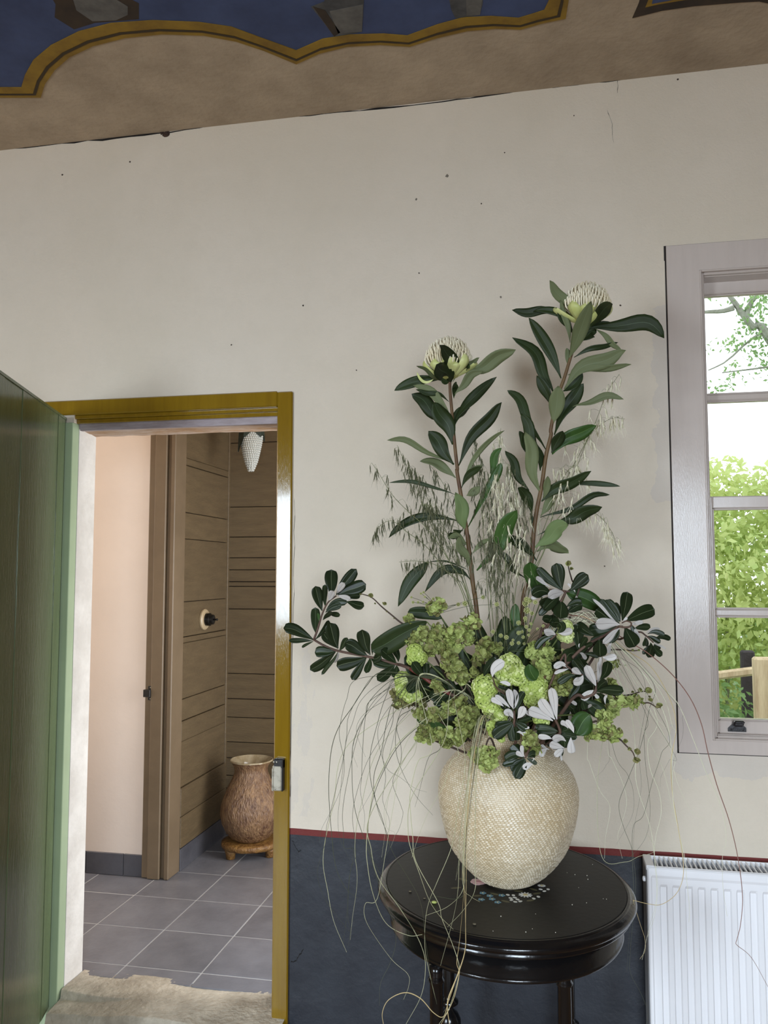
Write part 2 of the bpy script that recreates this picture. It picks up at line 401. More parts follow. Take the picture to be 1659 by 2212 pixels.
# rough underside of the lintel
V = []; F = []; nx, ny = 28, 6
for i in range(nx + 1):
    for j in range(ny + 1):
        x = DX0 + (DX1 - DX0) * i / nx; y = .05 + (WT - .05) * j / ny
        V.append((x, y, 2.010 - .010 * (j / ny) + rng.uniform(-.0015, .0015)))
for i in range(nx):
    for j in range(ny):
        k = i*(ny+1)+j; F.append((k, k+1, k+ny+2, k+ny+1))
lb_ = MB(); lb_.add(V, F); lb_.box((DX0, .0505, 2.012), (DX1, WT, DZ)); lb_.build('lintel_underside', M_lintel, wall)
jb = MB(); jb.box((DX0 - .001, .031, 0), (DX0 + .004, WT + .002, 2.012)); jb.build('jamb_plaster', M_jamb, wall)
# keeper of the rim lock on the ochre jamb
M_keep = mat('worn_cream_keeper_paint', rgb(186, 178, 160), .45, rgb(120, 112, 98), 40, .2, 90, fac=(.5, .78))
M_iron = mat('black_iron', rgb(28, 27, 27), .38, rgb(40, 38, 38), 30, .1)
M_brass = mat('screw_metal', rgb(170, 165, 150), .35, metal=.8)
a = PY(589, 1640, -.03); b2 = PY(611, 1709, -.03)
kp = MB(); kp.bbox((a[0], -.036, b2[2]), (b2[0] - .004, -.012, a[2] - .02), .004); kp.bbox((a[0], -.040, b2[2]), (a[0] + .006, -.012, a[2] - .028), .002)
ko = kp.build('lock_keeper', M_keep, fr)
kp = MB(); kp.bbox((a[0] + .004, -.034, a[2] - .03), (b2[0] + .001, -.012, a[2] + .002), .003); kp.bbox((b2[0] - .005, -.034, b2[2] - .001), (b2[0] + .001, -.0125, a[2]), .002); kp.build('keeper_backing', M_iron, ko)
for dx, z in ((.016, a[2] - .008), (.006, a[2] - .008), (.012, b2[2] + .008)):
    s = MB(); s.sphere((a[0] + dx, -.0365, z), .0034, 8, 4, sc=(1, .5, 1)); s.build('screw', M_brass, ko)

# leaf, swung open into the room
hinge = np.array([-1.759, 0.0]); far = np.array([-1.530, -.693]); dv = (far - hinge) / np.linalg.norm(far - hinge); nv = np.array([dv[1], -dv[0]])
if nv @ (np.array([0, -2.75]) - hinge) < 0: nv = -nv
door = empty('door_1', (hinge[0], hinge[1], -.05), 'green painted plank door leaf swung open into the room', kind='structure')
def leafbox(mb, u0, u1, d0, d1, z0, z1):
    pts = [hinge + dv*u + nv*d for u in (u0, u1) for d in (d0, d1)]
    V = [(p[0], p[1], z) for z in (z0, z1) for p in pts]
    Fq = [(0,1,3,2), (4,6,7,5), (0,4,5,1), (1,5,7,3), (3,7,6,2), (2,6,4,0)]
    mb.add(V, Fq)
u = .004
for k, wd in enumerate((.105, .245, .165, .17, .145)):
    mb = MB(); leafbox(mb, u, u + wd - .0025, -.036, .0 - (.0015 if k % 2 else 0), -.052, 2.040); mb.build('plank', M_green_shaded, door)
    u += wd
mb = MB(); leafbox(mb, .004, u, -.040, .002, 2.0402, 2.049); mb.build('top_rail', M_green_shaded, door)
mb = MB(); leafbox(mb, .04, u - .04, -.062, -.0362, .25, .40); mb.build('ledge', M_green_shaded, door)
mb = MB(); leafbox(mb, .04, u - .04, -.062, -.0362, 1.60, 1.75); mb.build('ledge', M_green_shaded, door)

# worn stone threshold
M_stone = mat('worn_sandstone', rgb(208, 196, 176), .85, rgb(150, 138, 120), 9, .6, 55, 7, fac=(.3, .72))
YROWS = np.concatenate([np.linspace(-.115, -.006, 16), np.linspace(-.002, .026, 15), np.linspace(.032, .160, 14)]); V = []; F = []; nx, ny = 90, len(YROWS) - 1
ytop = lambda x: .012 + .02 * max(0, 1 - (x + 1.73) / .4)
for i in range(nx + 1):
    for j in range(ny + 1):
        x = -1.722 + (.835) * i / nx; y = YROWS[j]
        st = 1 / (1 + math.exp(-(y - (.010 + .012 * math.sin(9*x))) / .0009))
        deep = .030 * max(0., 1 - (x + 1.722) / .30)
        z = .0008 - deep * (1 - st) - .016 * max(0, (.03 - y) / .14) ** 1.2 - .005 * math.exp(-((x + 1.15) / .2) ** 2) + .0022 * math.sin(17*x + 5*y) + rng.uniform(-.0008, .0008)
        if y < -.085: z -= .10 * min(1, ((-.085 - y + .006*math.sin(14*x)) / .02)) if y < -.085 + .006*math.sin(14*x) else 0
        V.append((x, y, max(z, FL - .01)))
for i in range(nx):
    for j in range(ny):
        k = i*(ny+1)+j; F.append((k, k+ny+1, k+ny+2, k+1))
st_o = obj('trim_3', V, F, M_stone, None, smooth=True); tag(st_o, 'worn sandstone doorstep in the passage doorway', kind='structure')
# ---------------------------------------------------------------- passage behind the doorway
M_tile = mat('slate_grey_tile', rgb(126, 125, 130), .32, rgb(108, 107, 112), 5, .12, 40, 7, rnd=.07)
M_skirt = mat('dark_slate_skirting_tile', rgb(92, 91, 96), .34, rgb(76, 75, 80), 5, .12, 40, 7, rnd=.05)
M_grout = mat('pale_grout', rgb(176, 174, 172), .9)
M_pink = mat('pale_pink_wall_paint', rgb(236, 220, 206), .8, rgb(230, 214, 200), 2, .1, 40)
M_taupe = mat('taupe_gloss_paint', rgb(104, 88, 64), .42, rgb(92, 77, 56), 5, .25, 25, 6, rnd=.05, stretch=(1.2, 1.2, 7))
M_taupef = mat('taupe_frame_paint', rgb(122, 104, 82), .38, rgb(112, 95, 74), 5, .08, 25)
fp = MB(); fp.box((-4.2, WT, -.16), (.30, 2.3, -.0009)); flp = fp.build('floor_passage', M_grout, origin=(-1.5, .8, 0)); tag(flp, 'slate grey tiled floor of the passage', kind='structure')
TX, TY = .3072, .3172                     # tile pitch
gx, gy = -1.7195, .6235
# grid lines taken where the floor shows them
lx = PZ(333.4, 1900.4, 0)[0]; l2 = PZ(493, 1881, 0)[0]; l3 = PZ(414.5, 2126, 0)[0]
TX = ((l3 - lx)) / 2; y1 = PZ(400, 1943, 0)[1]; y2 = PZ(400, 2013, 0)[1]; TY = y1 - y2
for i in range(-5, 6):
    for j in range(-4, 5):
        x0 = lx + i*TX; yy = y1 + j*TY
        xa, xb, ya, yb = x0 + .002, x0 + TX - .002, yy + .002, yy + TY - .002
        ya = max(ya, WT - .02); yb = min(yb, 1.79)
        if yb - ya < .02 or xa > .05 or xb < -3.4: continue
        mb = MB(); mb.bbox((xa, ya, -.012), (xb, yb, rng.uniform(-.0006, .0006)), .0015); mb.build('tile', M_tile, flp)
PYY, PXX, BYY = 1.075, -1.83, 1.765        # pink wall plane, plank wall plane, back plank wall plane
p = MB(); p.box((-4.2, PYY, -.01), (-1.955, PYY + .08, 2.9)); pw = p.build('wall_passage', M_pink); tag(pw, 'pale pink plastered passage wall', kind='structure')
x = -3.2
tx0 = PY(188, 1860, PYY)[0]; tw = PY(269, 1860, PYY)[0] - tx0
for k in range(-5, 4):
    a = tx0 + k*tw; bq = min(a + tw - .003, -1.968)
    if a > -1.98: break
    mb = MB(); mb.bbox((a, PYY - .010, .001), (bq, PYY + .002, .104), .0015); mb.build('tile', M_skirt, pw)
# taupe door frame of the plank closet
tf = empty('trim_2', (-1.89, PYY, 0), 'taupe painted door frame beside the plank wall', kind='structure')
for a, bq, y0, y1_, nm in ((-1.966, -1.930, PYY - .018, PYY + .05, 'outer_fillet'), (-1.931, -1.868, PYY - .030, PYY + .06, 'post'), (-1.869, -1.846, PYY - .012, PYY + .06, 'rebate'), (-1.847, -1.822, PYY - .026, PYY + .10, 'inner_stop')):
    mb = MB(); mb.bbox((a, y0, .001), (bq, y1_, 2.75), .004); mb.build(nm, M_taupef, tf)
kz = PY(322, 1497, PYY - .02)
mb = MB(); mb.bbox((kz[0] - .004, PYY - .026, kz[2] - .034), (kz[0] + .024, PYY - .016, kz[2] + .034), .002); mb.bbox((kz[0] - .022, PYY - .040, kz[2] - .018), (kz[0] + .014, PYY - .022, kz[2] + .018), .002)
kk = mb.build('latch_keeper', M_iron, tf)
for dz in (-.027, .027):
    s = MB(); s.sphere((kz[0] + .010, PYY - .0265, kz[2] + dz), .0035, 8, 4, sc=(1, .5, 1)); s.build('screw', M_brass, kk)
# plank walls: left (receding) and back
bk = MB(); bk.box((PXX - .05, PYY + .05, -.01), (PXX - .012, BYY + .06, 2.9)); pl = bk.build('wall_passage_left', M_dark, origin=(PXX, 1.1, 0)); tag(pl, 'taupe plank wall receding beside the frame', kind='structure')
bk = MB(); bk.box((PXX - .05, BYY + .012, -.01), (.30, BYY + .06, 2.9)); pb = bk.build('wall_passage_back', M_dark, origin=(-1, BYY, 0)); tag(pb, 'taupe plank wall at the end of the passage', kind='structure')
def zX(y, x=388): return PX(x, y, PXX)[2]
lv = [(zX(985), zX(1001), .006), (zX(1001), zX(1105), 0), (zX(1105), zX(1163), 0), (zX(1163), zX(1301), 0), (zX(1301), zX(1378), 0), (zX(1378), zX(1391), .006), (zX(1391), zX(1513), 0), (zX(1513), zX(1560), 0), (zX(1560), zX(1604), .007), (zX(1604), zX(1703), 0), (zX(1703), zX(1765), .010), (zX(1765), .108, .010)]
z_hi = 2.9
mb = MB(); mb.bbox((PXX - .012, PYY + .10, lv[0][0] + .002), (PXX, BYY, 2.88), .002); mb.build('plank', M_taupe, pl)
for a, bq, pr in lv:
    mb = MB(); mb.bbox((PXX - .012, PYY + .10, bq + .0022), (PXX + pr + rng.uniform(-.001, .0015), BYY, a - .0008), .002); mb.build('plank', M_taupe, pl)
mb = MB(); mb.bbox((PXX - .012, PYY + .10, .0), (PXX + .012, BYY, .106), .002); sk = mb.build('skirting_tile', M_skirt, pl)
mb = MB(); mb.bbox((PXX - .01, BYY - .018, .1), (PXX + .008, BYY + .012, 2.88), .002); mb.build('corner_batten', M_taupe, pl)
def zY(y, x=545): return PY(x, y, BYY)[2]
bz = [2.88, zY(956), zY(1095), zY(1160), zY(1205), zY(1231), zY(1257), zY(1267), zY(1316), zY(1456), zY(1511), zY(1551), zY(1605), zY(1640), zY(1678), zY(1705), .25, .0]
for k in range(len(bz) - 1):
    mb = MB(); pr = .006 if k in (6, 14) else rng.uniform(-.002, .002)
    mb.bbox((PXX + .006, BYY - pr, bz[k+1] + .0025), (.24, BYY + .012, bz[k] - .0012), .002); mb.build('plank', M_taupe, pb)
# right end of the passage: open door to the garden light, and ceiling
q = MB(); q.box((.25, WT, -.1), (.30, 2.0, .04)); q.box((.25, WT, 2.1), (.30, 2.0, 2.9)); q.box((.25, 1.12, 0), (.30, 2.0, 2.2)); q.box((.25, WT, 0), (.30, .17, 2.2)); tag(q.build('wall_passage_right', M_pink), 'passage end wall with the garden doorway', kind='structure')
q = MB(); q.box((-4.2, WT, 2.9), (.30, 2.3, 3.0)); tag(q.build('ceiling_passage', M_pink), 'pale ceiling of the passage', kind='structure')
q = MB(); q.box((-4.3, WT, -.1), (-4.2, 2.3, 2.9)); tag(q.build('wall_passage_far', M_pink), 'far left end wall of the passage', kind='structure')

# round light switch
sw = PX(440, 1338, PXX); M_cerm = mat('cream_ceramic', rgb(176, 156, 124), .35); M_bak = mat('black_bakelite', rgb(14, 14, 14), .18)
S = empty('light_switch', (PXX + .001, sw[1], sw[2]), 'round black dolly light switch on a taupe block on the plank wall', 'switch')
def latheX(prof, x0, cy, cz, n=28):
    mb = MB(); mb.lathe(prof, n, capt=True); mb.v = [(x0 + z, cy + x, cz + y) for x, y, z in mb.v]; return mb
latheX([(.056, 0), (.056, .008), (.050, .014), (.044, .015)], PXX + .001, sw[1], sw[2]).build('pattress', M_cerm, S)
latheX([(.034, 0), (.034, .022), (.028, .026), (.026, .040), (.018, .044)], PXX + .016, sw[1], sw[2]).build('cover', M_bak, S)
latheX([(.005, 0), (.005, .012), (.007, .018), (.004, .022)], PXX + .059, sw[1], sw[2], 12).build('dolly', M_bak, S)

# hanging grape lamp
M_glass_w = mat('milky_bubbled_glass', rgb(214, 216, 210), .18, trans=.25, spec=.6)
M_lampleaf = mat('dark_green_metal_leaf', rgb(34, 42, 36), .4, rgb(58, 70, 62), 20)
LY = 1.42; lt, lb = PY(545, 925, LY), PY(540, 1018, LY); lc = (PY(543, 960, LY)[0], LY); hw = (PY(567, 950, LY)[0] - PY(520, 950, LY)[0]) / 2
L = empty('hanging_lamp', (lc[0], LY, lb[2]), 'white bubbled glass grape cluster lamp with dark leaves hanging in the passage', 'lamp')
H = lt[2] - lb[2]; prof = [(.012, 0), (.022, .02), (.032, .08), (.052, .2), (.072, .40), (.090, .62), (.101, .80), (.102, .92), (.085, 1.02), (.05, 1.1), (.02, 1.12)]
kf = hw / .100
mb = MB(); mb.lathe([(r*kf*.94, lb[2] + t*H) for r, t in prof], 32, lc)
core = mb.build('glass_shade', M_glass_w, L, True)
mb = MB(); n = 0
for i in range(21):
    t = .02 + i * .049; r = np.interp(t, [q[1] for q in prof], [q[0] for q in prof]) * kf
    k = max(4, int(2*math.pi*r / .0118))
    for j in range(k):
        a = 2*math.pi*(j + .5*(i % 2))/k
        mb.sphere((lc[0] + r*.93*math.cos(a), lc[1] + r*.93*math.sin(a), lb[2] + t*H), .0066, 7, 5)
gb = mb.build('glass_bubbles', M_glass_w, L, True); gb['kind'] = 'stuff'
def lampleaf(a, ln=.5):
    r = .102*kf; V = []; F = []
    for i in range(6):
        t = i/5; wv = .040*math.sin(math.pi*min(1, .12 + t*.9))*1.1
        for s in (-1, 0, 1):
            aa = a + s*wv/r; rr = r*(1.04 + .10*t - .05*abs(s)) * (1 if t > .2 else .85)
            V.append((lc[0] + rr*math.cos(aa), lc[1] + rr*math.sin(aa), lb[2] + H*(1.12 - ln*t) - .004*abs(s)))
    m_ = len(V); V += [(x + .0015*math.cos(a), y + .0015*math.sin(a), z) for x, y, z in V]
    for i in range(5):
        for s in range(2):
            k = i*3+s; F += [(k, k+1, k+4, k+3), (m_+k, m_+k+3, m_+k+4, m_+k+1)]
    obj('metal_leaf', V, F, M_lampleaf, L)
for a, ln in ((-2.55, .68), (-1.80, .36), (-1.15, .24), (-.45, .34), (.5, .4), (1.6, .5), (2.7, .5)): lampleaf(a, ln)
mb = MB(); mb.lathe([(.03, lb[2] + 1.08*H), (.03, lb[2] + 1.16*H), (.008, lb[2] + 1.18*H), (.008, 2.86), (.05, 2.87), (.05, 2.9)], 20, lc, capt=True); mb.build('rod_and_rose', M_iron, L)

# tall rough urn on a footed stand
M_urn = mat('rough_brown_glaze', rgb(158, 124, 88), .36, rgb(88, 58, 42), 30, 1.0, 80, 6, stretch=(1.6, 1.6, .55), fac=(.3, .68), spec=.6)
M_urni = mat('pale_inner_glaze', rgb(176, 162, 134), .15, rgb(140, 122, 92), 18, .1, stretch=(1, 1, .2))
M_stand = mat('golden_clay_stand', rgb(146, 108, 58), .4, rgb(104, 70, 36), 30, .8, 70)
UY = 1.49; uc = (PY(542, 1750, UY)[0] - .0, UY)
zb = PY(530, 1845, UY)[2]; zr = PY(542, 1641, UY)[2]; ku = mpp((uc[0], UY, .3))
M_ucob = mat('faded_blue_brushmark', rgb(62, 60, 70), .45, rgb(84, 66, 56), 40, .8, 80)
ST = empty('urn_stand', (uc[0], UY, 0), 'golden clay disc stand with short feet under the brown urn', 'stand')
mb = MB(); mb.lathe([(.130, .045), (.146, .047), (.152, .060), (.150, .074), (.130, .078), (.02, .078)], 44, uc, capt=True, f=lambda q, z: 1 + .03*math.cos(3*q + .5)); mb.build('disc', M_stand, ST, True)
for a in (-2.25, -.20, 1.3):
    mb = MB(); x, y = uc[0] + .118*math.cos(a), UY + .118*math.sin(a); mb.lathe([(.020, 0), (.023, .003), (.026, .028), (.034, .050)], 14, (x, y), capt=True); mb.build('foot', M_stand, ST, True)
zb = .079
prof = [(.0, 0), (62, .0), (76, .03), (98, .12), (112, .22), (119, .33), (117, .42), (107, .54), (92, .66), (76, .76), (66, .84), (64, .88), (68, .93), (78, .975), (83, 1.0)]
prof = [(r * ku * .56 * 1.0 if False else r * ku * .545, zb + t * (zr - zb)) for r, t in prof]
mb = MB(); mb.lathe(prof[1:], 72, uc, f=lambda q, z: 1 + .012*math.sin(2*q) + .008*math.sin(5*q + z*20) + rng.uniform(-.006, .006))
U = empty('clay_urn', (uc[0], UY, zb), 'tall rough brown glazed urn on the small stand in the passage', 'urn')
ub = mb.build('body', M_urn, U, True)
mb = MB(); mb.lathe([(r - (.004 if i == len(prof) - 1 else .010), z - (0 if i == len(prof)-1 else .0)) for i, (r, z) in list(enumerate(prof))[3:]], 64, uc, capb=True); mb.f = [q[::-1] for q in mb.f]; mb.build('inner_glaze', M_urni, U, True)
mb = MB(); R = prof[-1][0]; mb.lathe([(R - .005, zr - .002), (R - .003, zr + .004), (R + .002, zr + .003), (R + .003, zr - .003)], 64, uc, capb=False, f=lambda q, z: 1 + .01*math.sin(7*q)); mb.build('rim', M_urni, U, True)
# ---------------------------------------------------------------- sash window
M_win = mat('lilac_white_gloss_paint', rgb(204, 191, 182), .16, rgb(200, 187, 178), 3, .07, 60, spec=.32, stretch=(12, 12, 1))
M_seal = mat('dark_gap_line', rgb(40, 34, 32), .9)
def glass_material():
    m = bpy.data.materials.new('window_glass'); m.use_nodes = True; nt = m.node_tree; N = nt.nodes; Lk = nt.links
    N.remove(N['Principled BSDF']); t = N.new('ShaderNodeBsdfTransparent'); g = N.new('ShaderNodeBsdfGlossy'); g.inputs['Roughness'].default_value = .02
    t.inputs[0].default_value = (.97, .98, .97, 1)
    fr_ = N.new('ShaderNodeFresnel'); fr_.inputs[0].default_value = 1.45; mx = N.new('ShaderNodeMixShader')
    Lk.new(fr_.outputs[0], mx.inputs[0]); Lk.new(t.outputs[0], mx.inputs[1]); Lk.new(g.outputs[0], mx.inputs[2]); Lk.new(mx.outputs[0], N['Material Output'].inputs[0]); return m
M_glass = glass_material()
win = empty('window_1', (.88, 0, .92), 'pale painted sash window with glazing bars above the radiator', kind='structure')
cx0, cz1, cz0 = .3835, 2.532, .918; cx1 = 1.385; ix0 = .4835; ix1 = cx0 + cx1 - ix0
yC = -.010
def casing(nm, poly):
    mb = MB(); mb.prismY(poly, yC, .05); mb.build(nm, M_win, win)
iz1 = PY(1511, 586, 0)[2]; iz0 = PY(1520, 1597, 0)[2]
casing('casing', [(cx0, cz0), (ix0 + .001, iz0), (ix0 + .001, iz1), (cx0, cz1)][::-1] if False else [(cx0, cz0), (ix0, iz0), (ix0, iz1), (cx0, cz1)])
casing('casing', [(cx0, cz1), (ix0, iz1), (ix1, iz1), (cx1, cz1)])
casing('casing', [(cx1, cz1), (ix1, iz1), (ix1, iz0), (cx1, cz0)])
casing('casing', [(cx1, cz0), (ix1, iz0), (ix0, iz0), (cx0, cz0)])
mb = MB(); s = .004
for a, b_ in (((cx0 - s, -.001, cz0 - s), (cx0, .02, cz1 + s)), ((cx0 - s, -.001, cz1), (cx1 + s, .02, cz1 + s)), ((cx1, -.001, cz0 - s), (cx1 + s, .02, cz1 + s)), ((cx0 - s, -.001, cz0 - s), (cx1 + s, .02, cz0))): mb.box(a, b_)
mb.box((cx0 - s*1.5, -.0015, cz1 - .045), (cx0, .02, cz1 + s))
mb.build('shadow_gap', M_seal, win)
# bead mouldings stepping into the opening (nested rectangular rings)
def ring(nm, x0, x1, z0, z1, wd, y0, y1, m=M_win, c=.002, parent=None):
    mb = MB(); mb.bbox((x0, y0, z0), (x0 + wd, y1, z1), c); mb.bbox((x1 - wd, y0, z0), (x1, y1, z1), c); mb.bbox((x0 + wd, y0, z1 - wd), (x1 - wd, y1, z1), c); mb.bbox((x0 + wd, y0, z0), (x1 - wd, y1, z0 + wd), c)
    return mb.build(nm, m, parent or win)
ring('bead', ix0, ix1, iz0, iz1, .006, -.014, .03)
ring('bead', ix0 + .006, ix1 - .006, iz0 + .006, iz1 - .006, .008, -.004, .04, c=.003)
ring('box_lining', ix0 + .0135, ix1 - .0135, iz0 + .012, iz1 - .012, .004, .012, .16)
# sashes
def sash(nm, y0, y1, px_l, px_pane, ytop, ypt, ypb, ybot, ymid, x=1560, depth=None):
    Y = y0
    r = empty(nm, (.88, y0, PY(x, ybot, Y)[2]), parent=win)
    xl = PY(px_l, 1200, Y)[0]; xp = PY(px_pane, (ypt + ypb)/2, Y)[0]; xr = cx0 + cx1 - xl; xq = cx0 + cx1 - xp
    xm = (xl + xr) / 2
    zt, zpt, zpb, zb_ = (PY(x, q, Y)[2] for q in (ytop, ypt, ypb, ybot))
    for a, b_ in ((xl, xp), (xq, xr)):
        mb = MB(); mb.bbox((a, y0, zb_), (b_, y1, zt), .003); mb.build('stile', M_win, r)
    mb = MB(); mb.bbox((xp, y0, zpt), (xq, y1, zt), .003); mb.build('rail', M_win, r)
    mb = MB(); mb.bbox((xp, y0, zb_), (xq, y1, zpb), .003); mb.build('rail', M_win, r)
    zm0, zm1 = (PY(x, q, Y)[2] for q in (ymid[1], ymid[0]))
    mb = MB(); mb.bbox((xp, y0 + .002, zm0), (xq, y1 - .002, zm1), .004); mb.build('glazing_bar', M_win, r)
    mb = MB(); mb.bbox((xm - .009, y0 + .003, zpb), (xm + .009, y1 - .003, zpt), .004); mb.build('glazing_bar', M_win, r)
    # slim bead round the panes
    for (pa, pb_) in ((xp, xm - .009), (xm + .009, xq)):
        for (qa, qb) in ((zpb, zm0), (zm1, zpt)):
            ring('pane_bead', pa, pb_, qa, qb, .005, y0 + .006, y1 - .004, c=.002, parent=r)
            mb = MB(); mb.box((pa + .003, (y0 + y1)/2 - .0015, qa + .003), (pb_ - .003, (y0 + y1)/2 + .0015, qb - .003)); mb.build('pane', M_glass, r)
    return r
sash('upper_sash', .072, .104, 1505, 1525, 598, 634, 1075, 1100, (851, 865))
sash('lower_sash', .026, .062, 1519, 1546, 1072, 1098, 1556, 1584, (1316, 1331))
# sash lift
M_blk = mat('black_painted_iron', rgb(30, 29, 30), .35, rgb(42, 40, 42), 20, .1)
a = PY(1573, 1580, .02); c_ = PY(1612, 1580, .02); t_ = PY(1590, 1565, .02); tt = PY(1590, 1552, .02)
mb = MB(); ya = .0255; zt, zs = a[2], t_[2]
mb.prismY([(a[0], zt), (c_[0], zt), (c_[0], zt + .013), (c_[0] - .008, zs - .002), (c_[0] - .008, zs + .002), (a[0] + .013, zs + .002), (a[0] + .010, zs - .002), (a[0], zt + .010)], .019, ya)
mb.bbox((a[0] + .013, .000, zs - .004), (c_[0] - .009, ya, zs + .012), .005)
mb.bbox((a[0] + .013, -.012, zs + .006), (c_[0] - .009, .006, zs + .016), .004)
lift = mb.build('sash_lift', M_blk, win)
for xx in (a[0] + .008, c_[0] - .009):
    s_ = MB(); s_.sphere((xx, .0185, zt + .007), .0032, 8, 4, sc=(1, .5, 1)); s_.build('screw', M_blk, lift)

# ---------------------------------------------------------------- garden beyond the window
M_lawn = mat('garden_grass', rgb(96, 120, 62), .9, rgb(70, 92, 46), 4, .5, 30)
M_leaf_y = mat('bright_yellow_green_leaf', rgb(212, 220, 152), .6, rgb(166, 194, 118), 1.6, trans=.45)
M_leaf_g = mat('mid_green_leaf', rgb(140, 172, 110), .6, rgb(100, 138, 86), 1.4, trans=.35)
M_bark = mat('mossy_bark', rgb(150, 154, 142), .9, rgb(120, 122, 110), 12, .8, 40)
M_timber = mat('split_timber', rgb(212, 194, 160), .8, rgb(176, 154, 122), 8, .5, 30, stretch=(3, 3, .4))
M_timd = mat('dark_weathered_timber', rgb(62, 58, 62), .9, rgb(48, 44, 46), 9, .5)
g = MB(); g.box((-5, WT + 2.25, -.55), (14, 22, -.45)); g.box((1.1, WT, -.55), (14, 2.4, -.45)); tag(g.build('lawn', M_lawn), 'grass ground of the garden outside the window', kind='structure')
def leaf_cloud(name, blobs, n, size, m, parent, seed):
    r = np.random.RandomState(seed); w_ = np.array([b[3]*b[4]*b[5] for b in blobs]); w_ = w_/w_.sum()
    idx = r.choice(len(blobs), n, p=w_); B = np.array(blobs)[idx]
    d = r.normal(size=(n, 3)); d /= np.linalg.norm(d, axis=1)[:, None]; rad = r.uniform(.25, 1, n)**.5
    c = B[:, :3] + d*B[:, 3:6]*rad[:, None]
    nrm = d + r.normal(size=(n, 3))*.7; nrm /= np.linalg.norm(nrm, axis=1)[:, None]
    t = np.cross(nrm, r.normal(size=(n, 3))); t /= np.linalg.norm(t, axis=1)[:, None]; s = np.cross(nrm, t)
    L_ = size*r.uniform(.6, 1.3, n)[:, None]
    V = np.stack([c - t*L_, c - s*L_*.55 + nrm*L_*.15, c + t*L_, c + s*L_*.55 + nrm*L_*.15], 1).reshape(-1, 3)
    F = np.arange(4*n).reshape(n, 4)
    o = obj(name, V, F.tolist(), m, parent); o['kind'] = 'stuff'; return o
sh = empty('bright_shrub', (1.6, 4.6, -.45), 'bright yellow green leafy tree filling the window outside', 'tree')
leaf_cloud('foliage', [(1.0, 4.4, 1.25, .9, .6, .8), (2.1, 4.8, 1.5, 1.0, .7, .9), (1.5, 4.4, .75, .8, .5, .6), (3.1, 5.2, 1.3, 1.0, .7, 1.0), (.3, 4.9, 1.0, .8, .6, .8), (4.4, 5.6, 1.3, 1.1, .7, 1.2), (5.8, 6.0, 1.2, 1.2, .7, 1.1), (1.5, 4.9, 2.0, .7, .5, .5), (1.1, 4.8, 2.15, .55, .4, .35)], 34000, .040, M_leaf_y, sh, 3)
mb = MB()
for x_, dx in ((1.15, -.25), (1.35, .1), (1.6, .3), (1.0, -.1)): mb.tube(spline([(x_, 4.5, -.45), (x_ + dx*.4, 4.5, .3), (x_ + dx, 4.6, 1.2)], 8), [.03]*4 + [.02]*4, 6)
mb.build('stems', M_bark, sh)
dh = empty('dark_hedge', (1.8, 6.2, -.45), 'darker green hedge low behind the fence outside', 'hedge')
leaf_cloud('foliage', [(1.2, 6.0, .3, 1.4, .5, .9), (3.0, 6.2, .5, 1.4, .5, 1.1), (-.4, 6.2, .4, 1.2, .5, 1.0)], 9000, .04, M_leaf_g, dh, 5)
iv = empty('garden_ivy', (.95, 3.2, -.45), 'leafy ivy low outside the window by the fence', 'ivy')
leaf_cloud('foliage', [(.86, 3.2, .72, .22, .15, .28), (1.1, 3.4, .35, .4, .2, .4)], 900, .030, M_leaf_g, iv, 8)
bt = empty('bare_branched_tree', (2.6, 7.5, -.45), 'grey limbed tree with sparse leaves against the sky outside', 'tree')
mb = MB(); TYb = 6.0
def TP(x, y): return PY(x, y, TYb)
mb.tube(spline([(3.2, TYb, -.45), (3.15, TYb, 1.6), TP(1670, 745), TP(1625, 705), TP(1588, 655), TP(1565, 625), TP(1540, 590)], 22), np.linspace(.062, .010, 22), 7)
mb.tube(spline([TP(1612, 690), TP(1618, 660), TP(1640, 630), TP(1650, 590)], 8), np.linspace(.035, .012, 8), 5)
mb.tube(spline([TP(1585, 665), TP(1560, 672), TP(1520, 674), TP(1480, 680)], 8), np.linspace(.03, .010, 8), 5)
mb.tube(spline([TP(1680, 700), TP(1620, 735), TP(1570, 780), TP(1530, 800)], 8), np.linspace(.016, .006, 8), 5)
mb.tube(spline([TP(1680, 790), TP(1620, 798), TP(1560, 805)], 8), np.linspace(.012, .006, 8), 5)
mb.build('limbs', M_bark, bt)
leaf_cloud('foliage', [(*TP(1600, 745), .5, .2, .08), (*TP(1570, 752), .3, .2, .05), (*TP(1645, 670), .25, .2, .12), (*TP(1580, 640), .3, .2, .08), (*TP(1630, 800), .35, .2, .15), (*TP(1545, 835), .3, .2, .07), (*TP(1640, 620), .3, .2, .1), (*TP(1605, 720), .1, .1, .2), (*TP(1700, 700), .5, .3, .5)], 1000, .028, M_leaf_g, bt, 11)
def post(nm, x_, y_, w2, ztop, m, lab):
    mb = MB(); mb.bbox((x_ - w2, y_ - w2*.8, -.5), (x_ + w2, y_ + w2*.8, ztop), .012); tag(mb.build(nm, m), lab, 'fence post')
q1 = PY(1650, 1420, 3.0); post('fence_post', q1[0], 3.0, .065, q1[2], M_timber, 'pale split timber fence post outside the window')
q2 = PY(1614, 1405, 3.6); post('fence_post', q2[0], 3.6, .045, q2[2], M_timd, 'dark weathered fence post outside the window')
mb = MB(); e0 = PY(1560, 1458, 3.3); e1 = PY(1640, 1448, 3.3); mb.tube([e0 - (e1 - e0), e0, e1, e1 + (e1 - e0)*2], .030, 6); tag(mb.build('fence_rail', M_timber), 'rough timber fence rail outside the window', 'fence rail')

